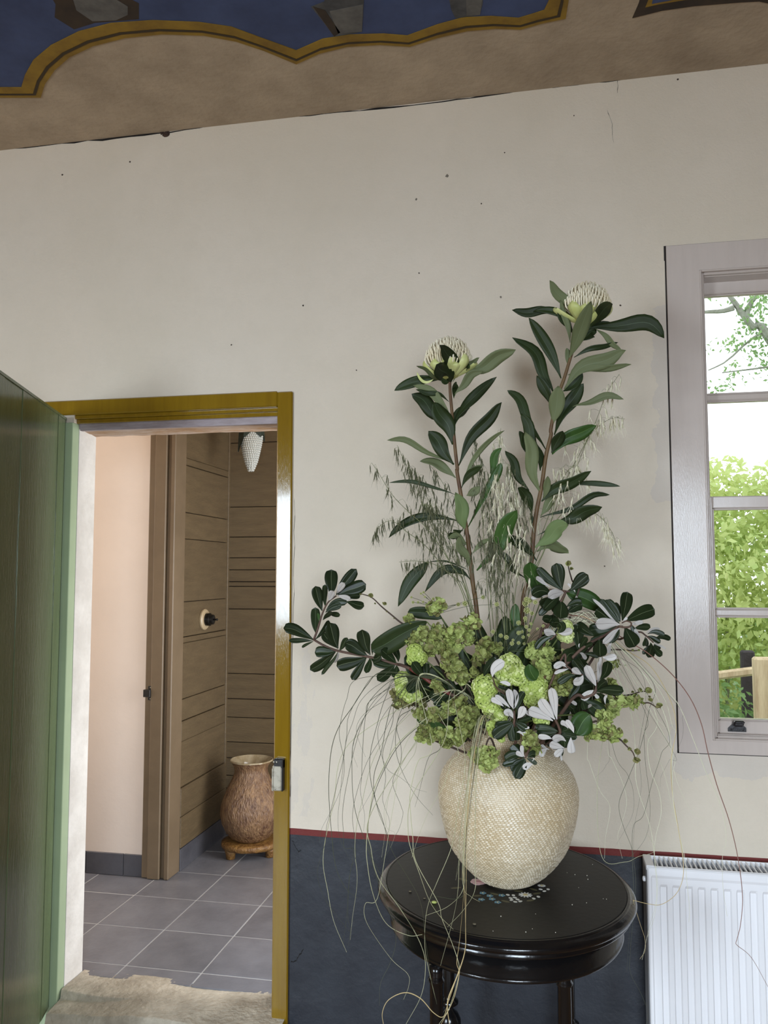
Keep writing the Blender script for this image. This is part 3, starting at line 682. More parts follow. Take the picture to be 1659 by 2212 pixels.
# ---------------------------------------------------------------- radiator
M_rad = mat('white_enamel', rgb(241, 240, 242), .28, spec=.5)
M_radd = mat('grey_convector_steel', rgb(128, 128, 132), .4, metal=.3)
RX0, RX1, RZ0, RZ1, RY0, RY1 = .266, 1.466, .02, .611, -.150, -.040
rd = empty('radiator', (RX0, -.09, RZ0), 'white panel radiator with ribbed front under the window', 'radiator')
# front panel with pressed channels, one ribbed sheet
pitch = .0352; x_first = PY(1425, 1915, RY0)[0]; xsn = [RX0, RX0 + .012]
prof = []; x = x_first; ztop_c = PY(1440, 1916, RY0)[2]; zbot_c = .10
n = int((RX1 - .04 - x_first) / pitch)
V = []; F = []
colx = [RX0, RX0 + .004, RX0 + .010, RX0 + .0135]; colh = [.004, 0, 0, .003]
for k in range(n):
    a = x_first + k*pitch
    for dx, h in ((0, .003), (.0035, .0085), (.0185, .0085), (.022, .003)): colx.append(a + dx); colh.append(h)
colx += [RX1 - .0135, RX1 - .010, RX1 - .004, RX1]; colh += [.003, 0, 0, .004]
rows = [(RZ0, 0), (RZ0 + .012, 0), (RZ0 + .02, 1), (zbot_c - .012, 1), (zbot_c, 2), (ztop_c - .004, 2), (ztop_c, 1.5), (ztop_c + .005, 1), (RZ1 - .030, 1), (RZ1 - .022, 0), (RZ1 - .004, 0), (RZ1, -1)]
nc = len(colx)
for z, st in rows:
    for x, h in zip(colx, colh):
        edge = h in (.004, 0)
        if st <= 0: d = .004 if st < 0 else (h if edge else 0)
        elif st == 1: d = h if edge else .003
        else: d = h if (edge or h == .003) else .003 + (h - .003)*(1 if st == 2 else .5)
        V.append((x, RY0 + d, z))
for i in range(len(rows) - 1):
    for j in range(nc - 1):
        k = i*nc + j; F.append((k, k+1, k+nc+1, k+nc))
m_ = len(V); V += [(x, RY0 + .014, z) for z, st in (rows[0], rows[-1]) for x in (RX0, RX1)]
F += [tuple(range(nc))[::-1] + (m_, m_+1), tuple((len(rows)-1)*nc + j for j in range(nc)) + (m_+3, m_+2)]
obj('front_panel', V, F, M_rad, rd)
mb = MB(); mb.bbox((RX0 + .004, -.052, RZ0), (RX1 - .004, RY1, RZ1 - .002), .003); mb.build('rear_panel', M_rad, rd)
mb = MB()
k = 0; x = RX0 + .02
while x < RX1 - .02:
    mb.box((x, -.128, RZ0 + .03), (x + .0012, -.058, RZ1 - .014)); x += .0125
fn = mb.build('convector_fins', M_radd, rd); fn['kind'] = 'stuff'
for a, b_ in ((RX0 - .002, RX0 + .022), (RX1 - .022, RX1 + .002)):
    mb = MB(); mb.bbox((a, RY0 + .008, RZ1 - .012), (b_, RY1, RZ1 + .0025), .002); mb.build('grille_end_cap', M_rad, rd)
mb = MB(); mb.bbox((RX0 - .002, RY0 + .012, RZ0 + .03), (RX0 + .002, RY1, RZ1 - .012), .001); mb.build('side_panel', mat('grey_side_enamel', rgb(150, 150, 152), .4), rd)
for y_ in (RY0 + .0125, RY1 - .004):
    mb = MB(); mb.bbox((RX0 + .02, y_ - .003, RZ1 - .010), (RX1 - .02, y_ + .003, RZ1 + .001), .001); mb.build('grille_rail', M_rad, rd)
x = RX0 + .030; proto = None
while x < RX1 - .03:
    if proto is None:
        mb = MB(); mb.bbox((x, RY0 + .014, RZ1 - .008), (x + .0042, RY1 - .006, RZ1 + .0005), .0008); proto = mb.build('grille_bar', M_rad, rd); xp0 = x
    else:
        o = proto.copy(); o.location = (x - xp0, 0, 0); link(o, rd)
    x += .01375
mb = MB(); mb.lathe([(.008, 0), (.008, .006), (.006, .008), (.002, .009)], 16, capt=True); pc = np.array([RX0 - .002, RY0 + .035, RZ1 - .045])
mb.v = [(pc[0] - z, pc[1] + x, pc[2] + y) for x, y, z in mb.v]; mb.f = [q[::-1] for q in mb.f]; mb.build('bleed_plug', M_rad, rd, True)
# ---------------------------------------------------------------- oval ebonised table
M_ebon = mat('ebonised_polished_wood', rgb(13, 12, 13), .18, rgb(20, 19, 19), 5, .06, 60, spec=.5)
M_top = mat('satin_black_table_top', rgb(19, 19, 19), .42, rgb(24, 23, 23), 4, .04, 60, spec=.22)
TC, TROT, TA, TB, TZ = (-.1355, -.447), math.atan2(-.974, .226), .360, .3145, .650
T = empty('side_table', (TC[0], TC[1], FL), 'black oval side table with turned legs and painted flowers on its top', 'table')
def oval(mb, prof, **k): mb.lathe([(1.0, z) for d, z in prof], 96, TC, **k)
def oval_lathe(name, prof, m, capb=True, capt=True):
    # prof: (offset from the top edge in m, z)
    n = 112; V = []
    for d, z in prof:
        for j in range(n):
            q = 2*math.pi*j/n; x, y = (TA + d)*math.cos(q), (TB + d)*math.sin(q)
            V.append((TC[0] + x*math.cos(TROT) - y*math.sin(TROT), TC[1] + x*math.sin(TROT) + y*math.cos(TROT), z))
    k = len(prof)
    F = [(i*n+j, i*n+(j+1) % n, (i+1)*n+(j+1) % n, (i+1)*n+j) for i in range(k-1) for j in range(n)]
    if capb: F.append(tuple(range(n))[::-1])
    if capt: F.append(tuple((k-1)*n + j for j in range(n)))
    o = obj(name, V, F, m, T); 
    o.data.polygons.foreach_set('use_smooth', [len(p.vertices) == 4 for p in o.data.polygons]); return o
oval_lathe('apron', [(-.020, .546), (-.012, .547), (-.010, .551), (-.012, .556), (-.016, .558), (-.016, .612)], M_ebon)
oval_lathe('rim_moulding', [(-.02, .606), (.004, .607), (.012, .611), (.014, .615), (.010, .619), (.010, .6205), (.020, .625), (.0235, .631), (.0225, .637), (.016, .6425), (.0105, .645), (.009, .6462), (.0085, .6485), (.003, .6505), (.001, .6490), (-.001, .6475)], M_ebon, capt=False)
oval_lathe('table_top', [(-.002, .620), (-.0005, .648), (-.002, .650)], M_top)
def leg_profile():
    return [(.010, FL), (.014, FL + .004), (.018, FL + .02), (.013, FL + .05), (.016, FL + .10), (.018, FL + .16), (.022, FL + .19), (.033, .118), (.0355, .138), (.034, .156), (.026, .172), (.012, .184), (.010, .190), (.020, .194), (.0275, .200), (.0275, .207), (.020, .213), (.0150, .217), (.0170, .224), (.0165, .300), (.0160, .505), (.0185, .508), (.0205, .514), (.0165, .520), (.0180, .528), (.0180, .548)]
Lpos = [PZ(932, 2096, .54)[:2], PZ(1228, 2104, .54)[:2]]
def ovalpt(q, d):
    x, y = (TA + d)*math.cos(q), (TB + d)*math.sin(q); return np.array([TC[0] + x*math.cos(TROT) - y*math.sin(TROT), TC[1] + x*math.sin(TROT) + y*math.cos(TROT)])
c2 = np.array(TC)
la = [c2 + (p - c2)*.94 for p in Lpos]
legs = la + [PY(970, 2159, -.206)[:2], PY(1229, 2186, -.26)[:2]]
for lx_, ly_ in legs:
    mb = MB(); fl = lambda q, z: 1 - (.07*abs(math.sin(6*q)) if (.226 < z < .503) else 0)
    pr = leg_profile()
    mb.lathe(pr, 48, (lx_, ly_), capt=True, f=fl); mb.build('leg', M_ebon, T, True)
for a, b in ((0, 3), (1, 2)):
    mb = MB(); p, q = legs[a], legs[b]; mb.tube([(p[0], p[1], FL + .115), ((p[0]+q[0])/2, (p[1]+q[1])/2, FL + .13), (q[0], q[1], FL + .115)], .011, 8); mb.build('stretcher', M_ebon, T)
# painted flowers on the top, flat
def disc(mb, c, r, n=10, z=TZ + .0004, m=0, sx=1, sy=1, a=0):
    V = []
    for zz in (z - .0006, z):
        for j in range(n):
            q = 2*math.pi*j/n; x, y = r*sx*math.cos(q), r*sy*math.sin(q); V.append((c[0] + x*math.cos(a) - y*math.sin(a), c[1] + x*math.sin(a) + y*math.cos(a), zz))
    mb.add(V, [tuple(range(n, 2*n))] + [(i, (i+1) % n, n+(i+1) % n, n+i) for i in range(n)], m)
MP = {k: mat('flower_paint_' + k, v, .45) for k, v in dict(pink=rgb(214, 178, 176), rose=rgb(196, 146, 146), blue=rgb(92, 132, 150), white=rgb(206, 204, 196), cream=rgb(196, 178, 130), olive=rgb(78, 74, 48)).items()}
def tp(x, y): return PZ(x, y, TZ)[:2]
def tflower(x, y, kind, s=1.0):
    mb = MB(); c = tp(x, y)
    if kind == 'rose':
        for a, d, r in ((0, .018, .017), (1.1, .016, .016), (2.3, .018, .017), (3.4, .017, .016), (4.5, .018, .017), (5.5, .015, .015)):
            disc(mb, (c[0] + d*math.cos(a)*s, c[1] + d*math.sin(a)*s), r*s, 10, m=0, a=a, sx=.9, z=TZ + .0003 + .0001*a)
        disc(mb, c, .012*s, 10, m=1, z=TZ + .0012); return mb.build('painted_rose', [MP['pink'], MP['rose']], T)
    if kind in ('blue', 'daisy'):
        n = 5 if kind == 'blue' else 11
        for i in range(n):
            a = 2*math.pi*i/n; d = .0055*s if kind == 'blue' else .0095*s
            disc(mb, (c[0] + d*math.cos(a), c[1] + d*math.sin(a)), .0042*s if kind == 'blue' else .0062*s, 8, a=a, sy=.85 if kind == 'blue' else .34)
        disc(mb, c, (.0022 if kind == 'blue' else .005)*s, 8, m=1, z=TZ + .0009)
        return mb.build('painted_flower', [MP['blue'], MP['cream']] if kind == 'blue' else [MP['white'], MP['cream']], T)
    if kind == 'white': disc(mb, c, .0062*s, 8, sy=.75, a=rng.uniform(0, 3)); return mb.build('painted_petal', MP['white'], T)
    if kind == 'leaf': disc(mb, c, .012*s, 10, sy=.42, a=rng.uniform(-.8, .8), z=TZ + .0002); return mb.build('painted_leaf', MP['olive'], T)
tflower(1034, 1905, 'rose', .72); tflower(1000, 1900, 'leaf', 1.4); tflower(985, 1918, 'leaf', 1.2)
for x, y in ((1043, 1929), (1058, 1935), (1084, 1934), (1063, 1942), (1075, 1949), (1040, 1943)): tflower(x, y, 'blue', .95)
for x, y in ((1097, 1933), (1109, 1934), (1103, 1940), (1112, 1939), (1105, 1944), (1118, 1943), (1113, 1948), (1176, 1925), (1163, 1937), (1153, 1941), (1168, 1921), (1184, 1921), (1124, 1947)): tflower(x, y, 'white', .95)
tflower(1135, 1933, 'daisy', 1.15); tflower(1170, 1913, 'daisy', .7)
for x, y in ((1068, 1931), (1120, 1925), (1152, 1921), (1160, 1930), (1146, 1945), (1092, 1947), (1030, 1935)): tflower(x, y, 'leaf', 1.0)
# fallen bits on the table
M_budg = mat('fallen_green_bud', rgb(168, 176, 96), .6)
M_seed = mat('dark_seed_husk', rgb(58, 52, 40), .8, rgb(120, 108, 84), 40)
def bit(x, y, r, name, label, cat, m, sc=(1.3, .8, .6), grp=None):
    p = PZ(x, y, TZ); mb = MB(); mb.sphere((p[0], p[1], TZ + r*sc[2]), r, 8, 5, sc=sc); tag(mb.build(name, m, smooth=True), label, cat, grp)
bit(938, 1952, .0058, 'fallen_bud', 'pale green fallen bud lying on the left of the black table top', 'bud', M_budg)
bit(886, 1927, .0034, 'seed_husk', 'dark seed husk on the table top, left of the fallen green bud', 'seed', M_seed)
bit(917, 1942, .0028, 'seed_husk', 'tiny dark seed husk right beside the fallen green bud', 'seed', M_seed)
bit(1025, 1998, .0036, 'seed_husk', 'pale seed husk near the front edge of the black table top', 'seed', M_seed)
M_crumb = mat('pale_crumb', rgb(196, 190, 172), .8)
mb = MB()
for x, y in ((1242, 1890), (1225, 1886), (1268, 1892), (1270, 1900), (1280, 1868), (1303, 1942), (1310, 1943), (1236, 1955), (1200, 2015), (1136, 2014), (1150, 2007), (1157, 1975), (1267, 1951), (1082, 1980), (1065, 2012), (1250, 1918)):
    p = PZ(x, y, TZ); mb.sphere((p[0], p[1], TZ + .0008), rng.uniform(.0008, .0016), 5, 3)
cr = mb.build('pollen_crumbs', M_crumb); tag(cr, 'pale pollen crumbs scattered over the black table top', 'crumbs', kind='stuff')

# ---------------------------------------------------------------- woven-texture vase
def vase_material():
    m = bpy.data.materials.new('pearl_cream_woven_glaze'); m.use_nodes = True; nt = m.node_tree; N = nt.nodes; Lk = nt.links; P = N['Principled BSDF']
    at = N.new('ShaderNodeAttribute'); at.attribute_name = 'weave'
    r = N.new('ShaderNodeValToRGB'); r.color_ramp.elements[0].position = .15; r.color_ramp.elements[1].position = .85
    r.color_ramp.elements[0].color = rgb(188, 169, 136); r.color_ramp.elements[1].color = rgb(224, 212, 190)
    Lk.new(at.outputs['Fac'], r.inputs[0]); tcv = N.new('ShaderNodeTexCoord'); nv_ = N.new('ShaderNodeTexNoise'); nv_.inputs['Scale'].default_value = 7; nv_.inputs['Detail'].default_value = 6; Lk.new(tcv.outputs['Object'], nv_.inputs['Vector'])
    rp = N.new('ShaderNodeValToRGB'); rp.color_ramp.elements[0].position = .38; rp.color_ramp.elements[1].position = .66; rp.color_ramp.elements[0].color = (.92, .87, .78, 1); rp.color_ramp.elements[1].color = (1, 1, 1, 1); Lk.new(nv_.outputs['Fac'], rp.inputs[0])
    mxv = N.new('ShaderNodeMix'); mxv.data_type = 'RGBA'; mxv.blend_type = 'MULTIPLY'; mxv.inputs[0].default_value = 1.0; Lk.new(r.outputs[0], mxv.inputs[6]); Lk.new(rp.outputs[0], mxv.inputs[7]); Lk.new(mxv.outputs[2], P.inputs['Base Color'])
    P.inputs['Roughness'].default_value = .26; P.inputs['Specular IOR Level'].default_value = .55
    return m
VC = (-.1225, -.452); kpx = mpp((VC[0], VC[1], .83)); s = kpx / 4.608
hw = [(1590, 205), (1580, 262), (1560, 296), (1500, 372), (1420, 448), (1350, 502), (1280, 550), (1200, 590), (1100, 622), (1000, 648), (900, 668), (800, 680), (720, 685), (650, 681), (570, 664), (500, 638), (430, 596), (370, 545), (300, 470), (250, 420), (210, 385), (170, 362), (130, 350), (95, 345), (70, 348), (55, 356), (48, 362)]
zof = lambda yc: PY(1095, 1580 + yc/4.608, VC[1])[2]
zlo = TZ + .0005; z0_, z1_ = zof(1600), zof(48)
prof = [(r*s, zlo + (zof(y) - z0_)) for y, r in hw]
pz = np.array([p[1] for p in prof]); pr_ = np.array([p[0] for p in prof])
arc = np.r_[0, np.cumsum(np.hypot(np.diff(pr_), np.diff(pz)))]
NU, NV = 108, 98                          # stitches round, rows up
su, sv = 8, 4
nu, nv = NU*su, NV*sv
vv = np.linspace(0, arc[-1], nv + 1); zz = np.interp(vv, arc, pz); rr = np.interp(vv, arc, pr_)
# smooth the profile
ker = np.ones(9)/9
rs = np.convolve(np.r_[[rr[0]]*4, rr, [rr[-1]]*4], ker, 'valid'); rs[:3] = rr[:3]; rr = rs
TH = np.linspace(0, 2*np.pi, nu, endpoint=False)
VI, UI = np.meshgrid(np.arange(nv + 1), np.arange(nu), indexing='ij')
row = VI // sv; fv = (VI % sv) / sv
orng = np.random.RandomState(9); off = np.cumsum(.34 + orng.uniform(-.10, .10, NV + 2))[row]
xu = UI / su + off; cell = np.floor(xu); fu = xu - cell
prng = np.random.RandomState(4); jit = prng.uniform(.45, 1.2, size=(NV + 2, NU*2 + NV + 4))
hmap = np.clip(np.minimum(fu, 1 - fu)*4.2, 0, 1) * np.clip(np.sin(np.pi*np.clip(fv + .02, 0, 1))*1.5, 0, 1)
hmap = hmap * jit[row % (NV + 2), cell.astype(int) % jit.shape[1]]
tt = VI / nv
lump = 1 - .035*np.exp(-((tt-.34)/.09)**2 - ((UI/nu*2*np.pi-5.9)/.22)**2) - .02*np.exp(-((tt-.55)/.10)**2 - ((UI/nu*2*np.pi-4.2)/.3)**2) + .010*np.sin(2*UI/nu*2*np.pi + 1.2 + 3*tt) + .008*np.sin(3*UI/nu*2*np.pi + 5*tt) + .010*np.exp(-((tt - .62)/.12)**2)*np.sin(UI/nu*2*np.pi*4 + 2)
fade = np.clip((.985 - tt)/.03, 0, 1)*np.clip(tt/.02, 0, 1)
R = rr[:, None]*lump + .0017*hmap*fade - .0008*fade
Xv = VC[0] + R*np.cos(TH)[None]; Yv = VC[1] + R*np.sin(TH)[None]; Zv = np.repeat(zz[:, None], nu, 1)
V = np.stack([Xv, Yv, Zv], -1).reshape(-1, 3)
ii, jj = np.meshgrid(np.arange(nv), np.arange(nu), indexing='ij')
F = np.stack([ii*nu + jj, ii*nu + (jj+1) % nu, (ii+1)*nu + (jj+1) % nu, (ii+1)*nu + jj], -1).reshape(-1, 4)
vase = empty('woven_vase', (VC[0], VC[1], TZ), 'big round cream vase with a pressed basket weave texture on the black table', 'vase')
M_vase = vase_material()
me = bpy.data.meshes.new('body'); base = OFF[vase.name]
me.vertices.add(len(V)); me.vertices.foreach_set('co', (V - base).ravel())
me.loops.add(F.size); me.loops.foreach_set('vertex_index', F.ravel().astype(np.int32))
me.polygons.add(len(F)); me.polygons.foreach_set('loop_start', np.arange(0, F.size, 4, dtype=np.int32)); me.polygons.foreach_set('use_smooth', np.ones(len(F), bool))
me.update(calc_edges=True); me.validate()
at = me.attributes.new('weave', 'FLOAT', 'POINT'); at.data.foreach_set('value', (hmap*fade + (1 - fade)*.5).ravel().astype(np.float32))
me.materials.append(M_vase); vb = bpy.data.objects.new('body', me); link(vb, vase); OFF[vb.name] = base
M_vin = mat('vase_inside', rgb(150, 134, 104), .5)
ro = rr[-1]; zt_ = zz[-1]
mb = MB(); mb.lathe([(ro, zt_ - .001), (ro - .002, zt_ + .004), (ro - .007, zt_ + .004), (ro - .010, zt_ - .004)], 64, VC, capb=False); mb.build('rim', M_vase, vase, True)
mb = MB(); mb.lathe([(.05, TZ + .012), (rr[0], TZ + .014), (ro - .010, zt_ - .08), (ro - .010, zt_ - .003)], 48, VC); mb.f = [q[::-1] for q in mb.f]; mb.build('inside', M_vin, vase, True)
mb = MB(); mb.lathe([(rr[0] - .02, TZ), (rr[0] + .001, TZ), (rr[0] + .001, TZ + .004)], 64, VC); mb.build('foot', M_vase, vase)
VTOP = zt_
# ---------------------------------------------------------------- plant helpers
def leafmats(nm, top, back, rtop, rback, rough=.35, rnd=.18):
    return [mat(nm + '_face', top, rough, spec=.25, rnd=rnd, col2=tuple(c*.8 for c in top[:3]) + (1,), scale=30), mat(nm + '_back', back, .7, rnd=rnd*.6), mat(nm + '_rib', rtop, .5), mat(nm + '_back_rib', rback, .6)]
LW = leafmats('waratah_leaf', rgb(42, 54, 26), rgb(98, 106, 70), rgb(62, 80, 50), rgb(108, 118, 86), .5)
LG = leafmats('broad_green_leaf', rgb(58, 86, 38), rgb(104, 122, 76), rgb(92, 118, 64), rgb(118, 134, 90), .42)
LB = leafmats('banksia_leaf', rgb(36, 47, 26), rgb(192, 186, 180), rgb(104, 112, 82), rgb(84, 66, 58), .36)
M_wstem = mat('reddish_brown_stem', rgb(108, 84, 50), .6, rgb(84, 56, 36), 20)
M_bstem = mat('banksia_twig', rgb(98, 74, 60), .7, rgb(76, 54, 44), 24)
M_redst = mat('red_twig', rgb(112, 52, 46), .5)
M_gstem = mat('fresh_green_stem', rgb(96, 108, 58), .6)
M_elmst = mat('elm_twig_bark', rgb(84, 66, 54), .8, rgb(60, 46, 38), 30)
NS = 14
US = [-1, -.52, -.024, .024, .52, 1]
def build_leaf_topology():
    F = []; mi = []; n = NS*6
    for i in range(NS - 1):
        for j in range(5):
            k = i*6 + j; F.append((k, k+1, k+7, k+6)); mi.append(2 if j == 2 else 0)
            F.append((n+k, n+k+6, n+k+7, n+k+1)); mi.append(3 if j == 2 else 1)
        a, b = i*6, i*6 + 6; F.append((a, b, n+b, n+a)); mi.append(0)
        a, b = i*6 + 5, i*6 + 11; F.append((a, n+a, n+b, b)); mi.append(0)
    F.append(tuple(range(6)) + tuple(n + j for j in range(5, -1, -1))); mi.append(0)
    e = (NS-1)*6; F.append(tuple(e + j for j in range(5, -1, -1)) + tuple(n + e + j for j in range(6))); mi.append(0)
    return F, mi
LF, LMI = build_leaf_topology()
TT = np.linspace(0, 1, NS)
def prof_w(t, kind):
    if kind == 'w': p = t**1.15*(1-t)**.85
    elif kind == 'o': p = t**.55*(1-t)**.5
    else: p = t**.95*(1-t)**.42
    tm = {'w': 1.15/2.0, 'o': .55/1.05, 'b': .95/1.37}[kind]
    a, b = {'w': (1.15, .85), 'o': (.55, .5), 'b': (.95, .42)}[kind]
    p = p/(tm**a*(1-tm)**b)
    return np.maximum(p, .07*(1 - t) + .012)
def make_leaf(parent, A, B, C, w, mats, flip=False, kind='w', twist=0., fold=.12, curl=.0, name='leaf', wave=.0, label=None, wob=0.):
    """A base, B point on the middle, C tip; w apparent width in metres"""
    A, B, C = (np.asarray(q, float) for q in (A, B, C))
    ctrl = 2*B - .5*A - .5*C
    t = TT[:, None]; P = (1-t)**2*A + 2*(1-t)*t*ctrl + t*t*C
    ax = C - A; sd = np.cross(ax, CAM - A); sd /= np.linalg.norm(sd) + 1e-9
    P = P + sd*(np.sin(TT*2*math.pi)*TT*(1 - TT))[:, None]*wob*np.linalg.norm(ax)
    tan = np.gradient(P, axis=0); tan /= np.linalg.norm(tan, axis=1)[:, None] + 1e-9
    view = CAM - P; view /= np.linalg.norm(view, axis=1)[:, None]
    side = np.cross(tan, view); ln = np.linalg.norm(side, axis=1)[:, None]; side /= ln + 1e-9
    nrm = np.cross(side, tan)
    tw = (twist + wave*np.sin(TT*5 + 1))[:, None]
    s2 = side*np.cos(tw) + nrm*np.sin(tw); n2 = np.cross(s2, tan)
    ww = w*.56*prof_w(TT, kind)/max(.42, math.cos(twist))
    U = np.array(US)
    Q = P[:, None, :] + s2[:, None, :]*(U[None, :, None]*ww[:, None, None]) + n2[:, None, :]*((np.abs(U)[None, :]*fold + (U[None, :]**2)*curl)*ww[:, None])[:, :, None]
    top = Q.reshape(-1, 3); th = .00035
    nn = np.repeat(n2, 6, 0)
    Vt, Vb = top + nn*th, top - nn*th
    ms = [mats[1], mats[0], mats[3], mats[2]] if flip else mats
    o = obj(name, np.vstack([Vt, Vb]), LF, ms, parent, smooth=True, mi=LMI)
    if label: o['label'] = label
    return o
class Frame:                        # reading frame of one close-up of the photograph
    def __init__(s, ox, oy, sc): s.ox, s.oy, s.sc = ox, oy, sc
    def px(s, x, y): return (s.ox + x/s.sc, s.oy + y/s.sc)
    def P(s, x, y, Y): return PY(*s.px(x, y), Y)
def leaves(parent, fr, Y, rows, mats, kind, seed, dz=.045, tw=.35, whitelabel=None, fold=None):
    r = random.Random(seed)
    for row in rows:
        bx, by, mx, my, tx, ty, w, fl = row[:8]
        d = row[8] if len(row) > 8 else r.uniform(-dz, dz)
        twi = row[9] if len(row) > 9 else r.uniform(-tw, tw)
        A, B, C = fr.P(bx, by, Y), fr.P(mx, my, Y + d*.45), fr.P(tx, ty, Y + d)
        ms = mats
        flip = fl in 'pw'
        if fl == 'g': ms = LG
        if fl == 'e': ms = LG; flip = True
        if fl == 'w': w = w*.86
        make_leaf(parent, A, B, C, w/fr.sc*mpp(B)*(1.08 if kind == 'w' else 1.0), ms, flip, kind, twi, fold=(r.uniform(.08, .3) if fold is None else fold), curl=r.uniform(-.12, .1), wave=r.uniform(.1, .5) if kind == 'w' else 0., wob=r.uniform(-.28, .28) if kind == 'w' else r.uniform(-.08, .08), label=(whitelabel if fl == 'w' else None))
def stem(parent, pts, r0, r1, m, name='stem', n=24, sides=7):
    mb = MB(); mb.tube(spline(pts, n), np.linspace(r0, r1, n), sides); return mb.build(name, m, parent, True)
NECK = np.array([VC[0], VC[1], VTOP - .06])
def neck(dx=0., dy=0., z=0.): return NECK + np.array([dx, dy, z])

# ---------------------------------------------------------------- two tall white waratahs
M_flor = mat('waratah_floret', rgb(244, 236, 212), .5, rgb(232, 218, 184), 14)
M_recep = mat('waratah_receptacle', rgb(176, 176, 104), .7)
M_bract = [mat('waratah_bract', rgb(188, 194, 112), .45, rgb(212, 214, 152), 9), mat('waratah_bract_back', rgb(178, 186, 110), .5), mat('bract_rib', rgb(186, 190, 120), .5), mat('bract_back_rib', rgb(170, 178, 104), .5)]
def waratah_head(parent, c, r, h, tilt, seed, bracts):
    rr_ = random.Random(seed); c = np.asarray(c, float)
    up = np.array([tilt[0], tilt[1], 1.0]); up /= np.linalg.norm(up)
    a = np.cross(up, [0, 1, 0]); a /= np.linalg.norm(a); b = np.cross(up, a)
    mb = MB(); N_ = 210
    for i in range(N_):
        q = i*2.39996; f_ = math.sqrt((i + .5)/N_); th_ = f_*1.42
        d = (a*math.cos(q) + b*math.sin(q))
        base = c + up*h*.10 + d*r*.30*f_
        tip = c + d*r*.93*math.sin(th_)*(1 + rr_.uniform(-.04, .04)) + up*(h*(.30 + .70*math.cos(th_*.92)) + rr_.uniform(-.002, .002))
        midp = base*.4 + tip*.6 + d*r*.16*f_
        e = tip - d*r*.07*rr_.uniform(.5, 1.4) + up*.003
        mb.tube(spline([base, midp, tip, e], 6), [.0014, .0020, .0023, .0026, .0028, .0014], 5)
    o = mb.build('florets', M_flor, parent, True); o['kind'] = 'stuff'
    mb = MB(); mb.sphere(c + up*h*.36, r*.66, 16, 10, sc=(1, 1, .62*h/r)); mb.build('receptacle', M_recep, parent, True)
    for q, rise, out, wd in bracts:
        d = (a*math.cos(q) + b*math.sin(q))
        A = c + d*r*.10 - up*.004; B = c + d*r*(.92*out) + up*h*(.10 + rise*.28); C = c + d*r*(.90*out + (.10 if out > 1 else 0)) + up*h*rise
        # bract blade, cupped round the head
        t = TT[:, None]; ctrl = 2*B - .5*A - .5*C
        P = (1-t)**2*A + 2*(1-t)*t*ctrl + t*t*C
        tan = np.gradient(P, axis=0); tan /= np.linalg.norm(tan, axis=1)[:, None]
        s2 = np.repeat(np.cross(up, d)[None], NS, 0)
        n2 = np.cross(s2, tan); n2 /= np.linalg.norm(n2, axis=1)[:, None]
        if (n2[4] @ d) > 0: n2 = -n2
        ww = wd*.5*np.maximum(prof_w(TT, 'o'), .12)
        U = np.array(US)
        Q = P[:, None] + s2[:, None, :]*(U[None, :, None]*ww[:, None, None]) + n2[:, None]*((U[None]**2*.5)*ww[:, None])[:, :, None]
        top = Q.reshape(-1, 3); nn = np.repeat(n2, 6, 0)*.0005
        obj('bract', np.vstack([top - nn, top + nn]), LF, M_bract, parent, smooth=True, mi=LMI)
FA4 = Frame(780, 700, 4.74); FA5 = Frame(800, 1000, 5.53); FB4 = Frame(1060, 580, 4.1475); FB5 = Frame(1060, 940, 5.53)
FC = Frame(780, 1000, 2.86); F6 = Frame(600, 1200, 5.53); F7 = Frame(820, 1300, 4.879); F8 = Frame(1100, 1200, 4.4243); FR = Frame(1200, 1280, 6.38); FF = Frame(1040, 1480, 6.38)
YA, YB = -.43, -.40
wa = empty('waratah_stem', neck(-.03, .01), 'shorter white waratah on a leafy stem, left of the two tall ones', 'flower')
stem(wa, [neck(-.03, .01, -.1), FA5.P(1265, 1720, YA), FA5.P(1240, 1550, YA), FA5.P(1180, 1050, YA), FA5.P(1150, 800, YA), FA5.P(1090, 430, YA), FA5.P(1035, 100, YA), FA4.P(985, 1480, YA), FA4.P(960, 1250, YA), FA4.P(930, 900, YA), FA4.P(912, 700, YA), FA4.P(908, 545, YA)], .0068, .0042, M_wstem, n=50)
leaves(wa, FA4, YA, [
 (860,560, 570,585, 340,682, 92,'d'), (910,940, 760,735, 530,628, 78,'p'), (900,795, 740,710, 560,670, 45,'d'),
 (905,1010, 690,850, 517,715, 125,'d'), (937,1235, 850,980, 740,800, 150,'d'), (950,1440, 815,1255, 690,1095, 130,'d'),
 (955,1430, 560,1240, 265,1190, 52,'p'), (968,1575, 800,1445, 602,1405, 88,'p'),
 (955,1000, 1130,770, 1390,540, 92,'d'), (945,1080, 1010,905, 1112,860, 85,'d'), (1000,1450, 1215,1060, 1440,800, 108,'d'),
 (1040,1650, 1220,1290, 1470,1090, 48,'p'), (1050,1640, 1150,1510, 1240,1450, 62,'p'),
 (1070,500, 1320,390, 1585,262, 128,'p'), (960,720, 1090,565, 1250,488, 78,'p'), (940,590, 1080,420, 1212,343, 46,'p'), (985,540, 1060,440, 1110,455, 70,'d'),
 (918,600, 925,360, 805,215, 115,'d',-.135,.1), (905,600, 850,490, 770,415, 165,'d',-.13,.1), (870,590, 700,505, 565,428, 36,'p',-.10), (950,610, 965,650, 985,682, 52,'d'),
 (950,760, 955,670, 975,590, 45,'d'), (905,590, 860,585, 820,545, 60,'d')], LW, 'w', 11)
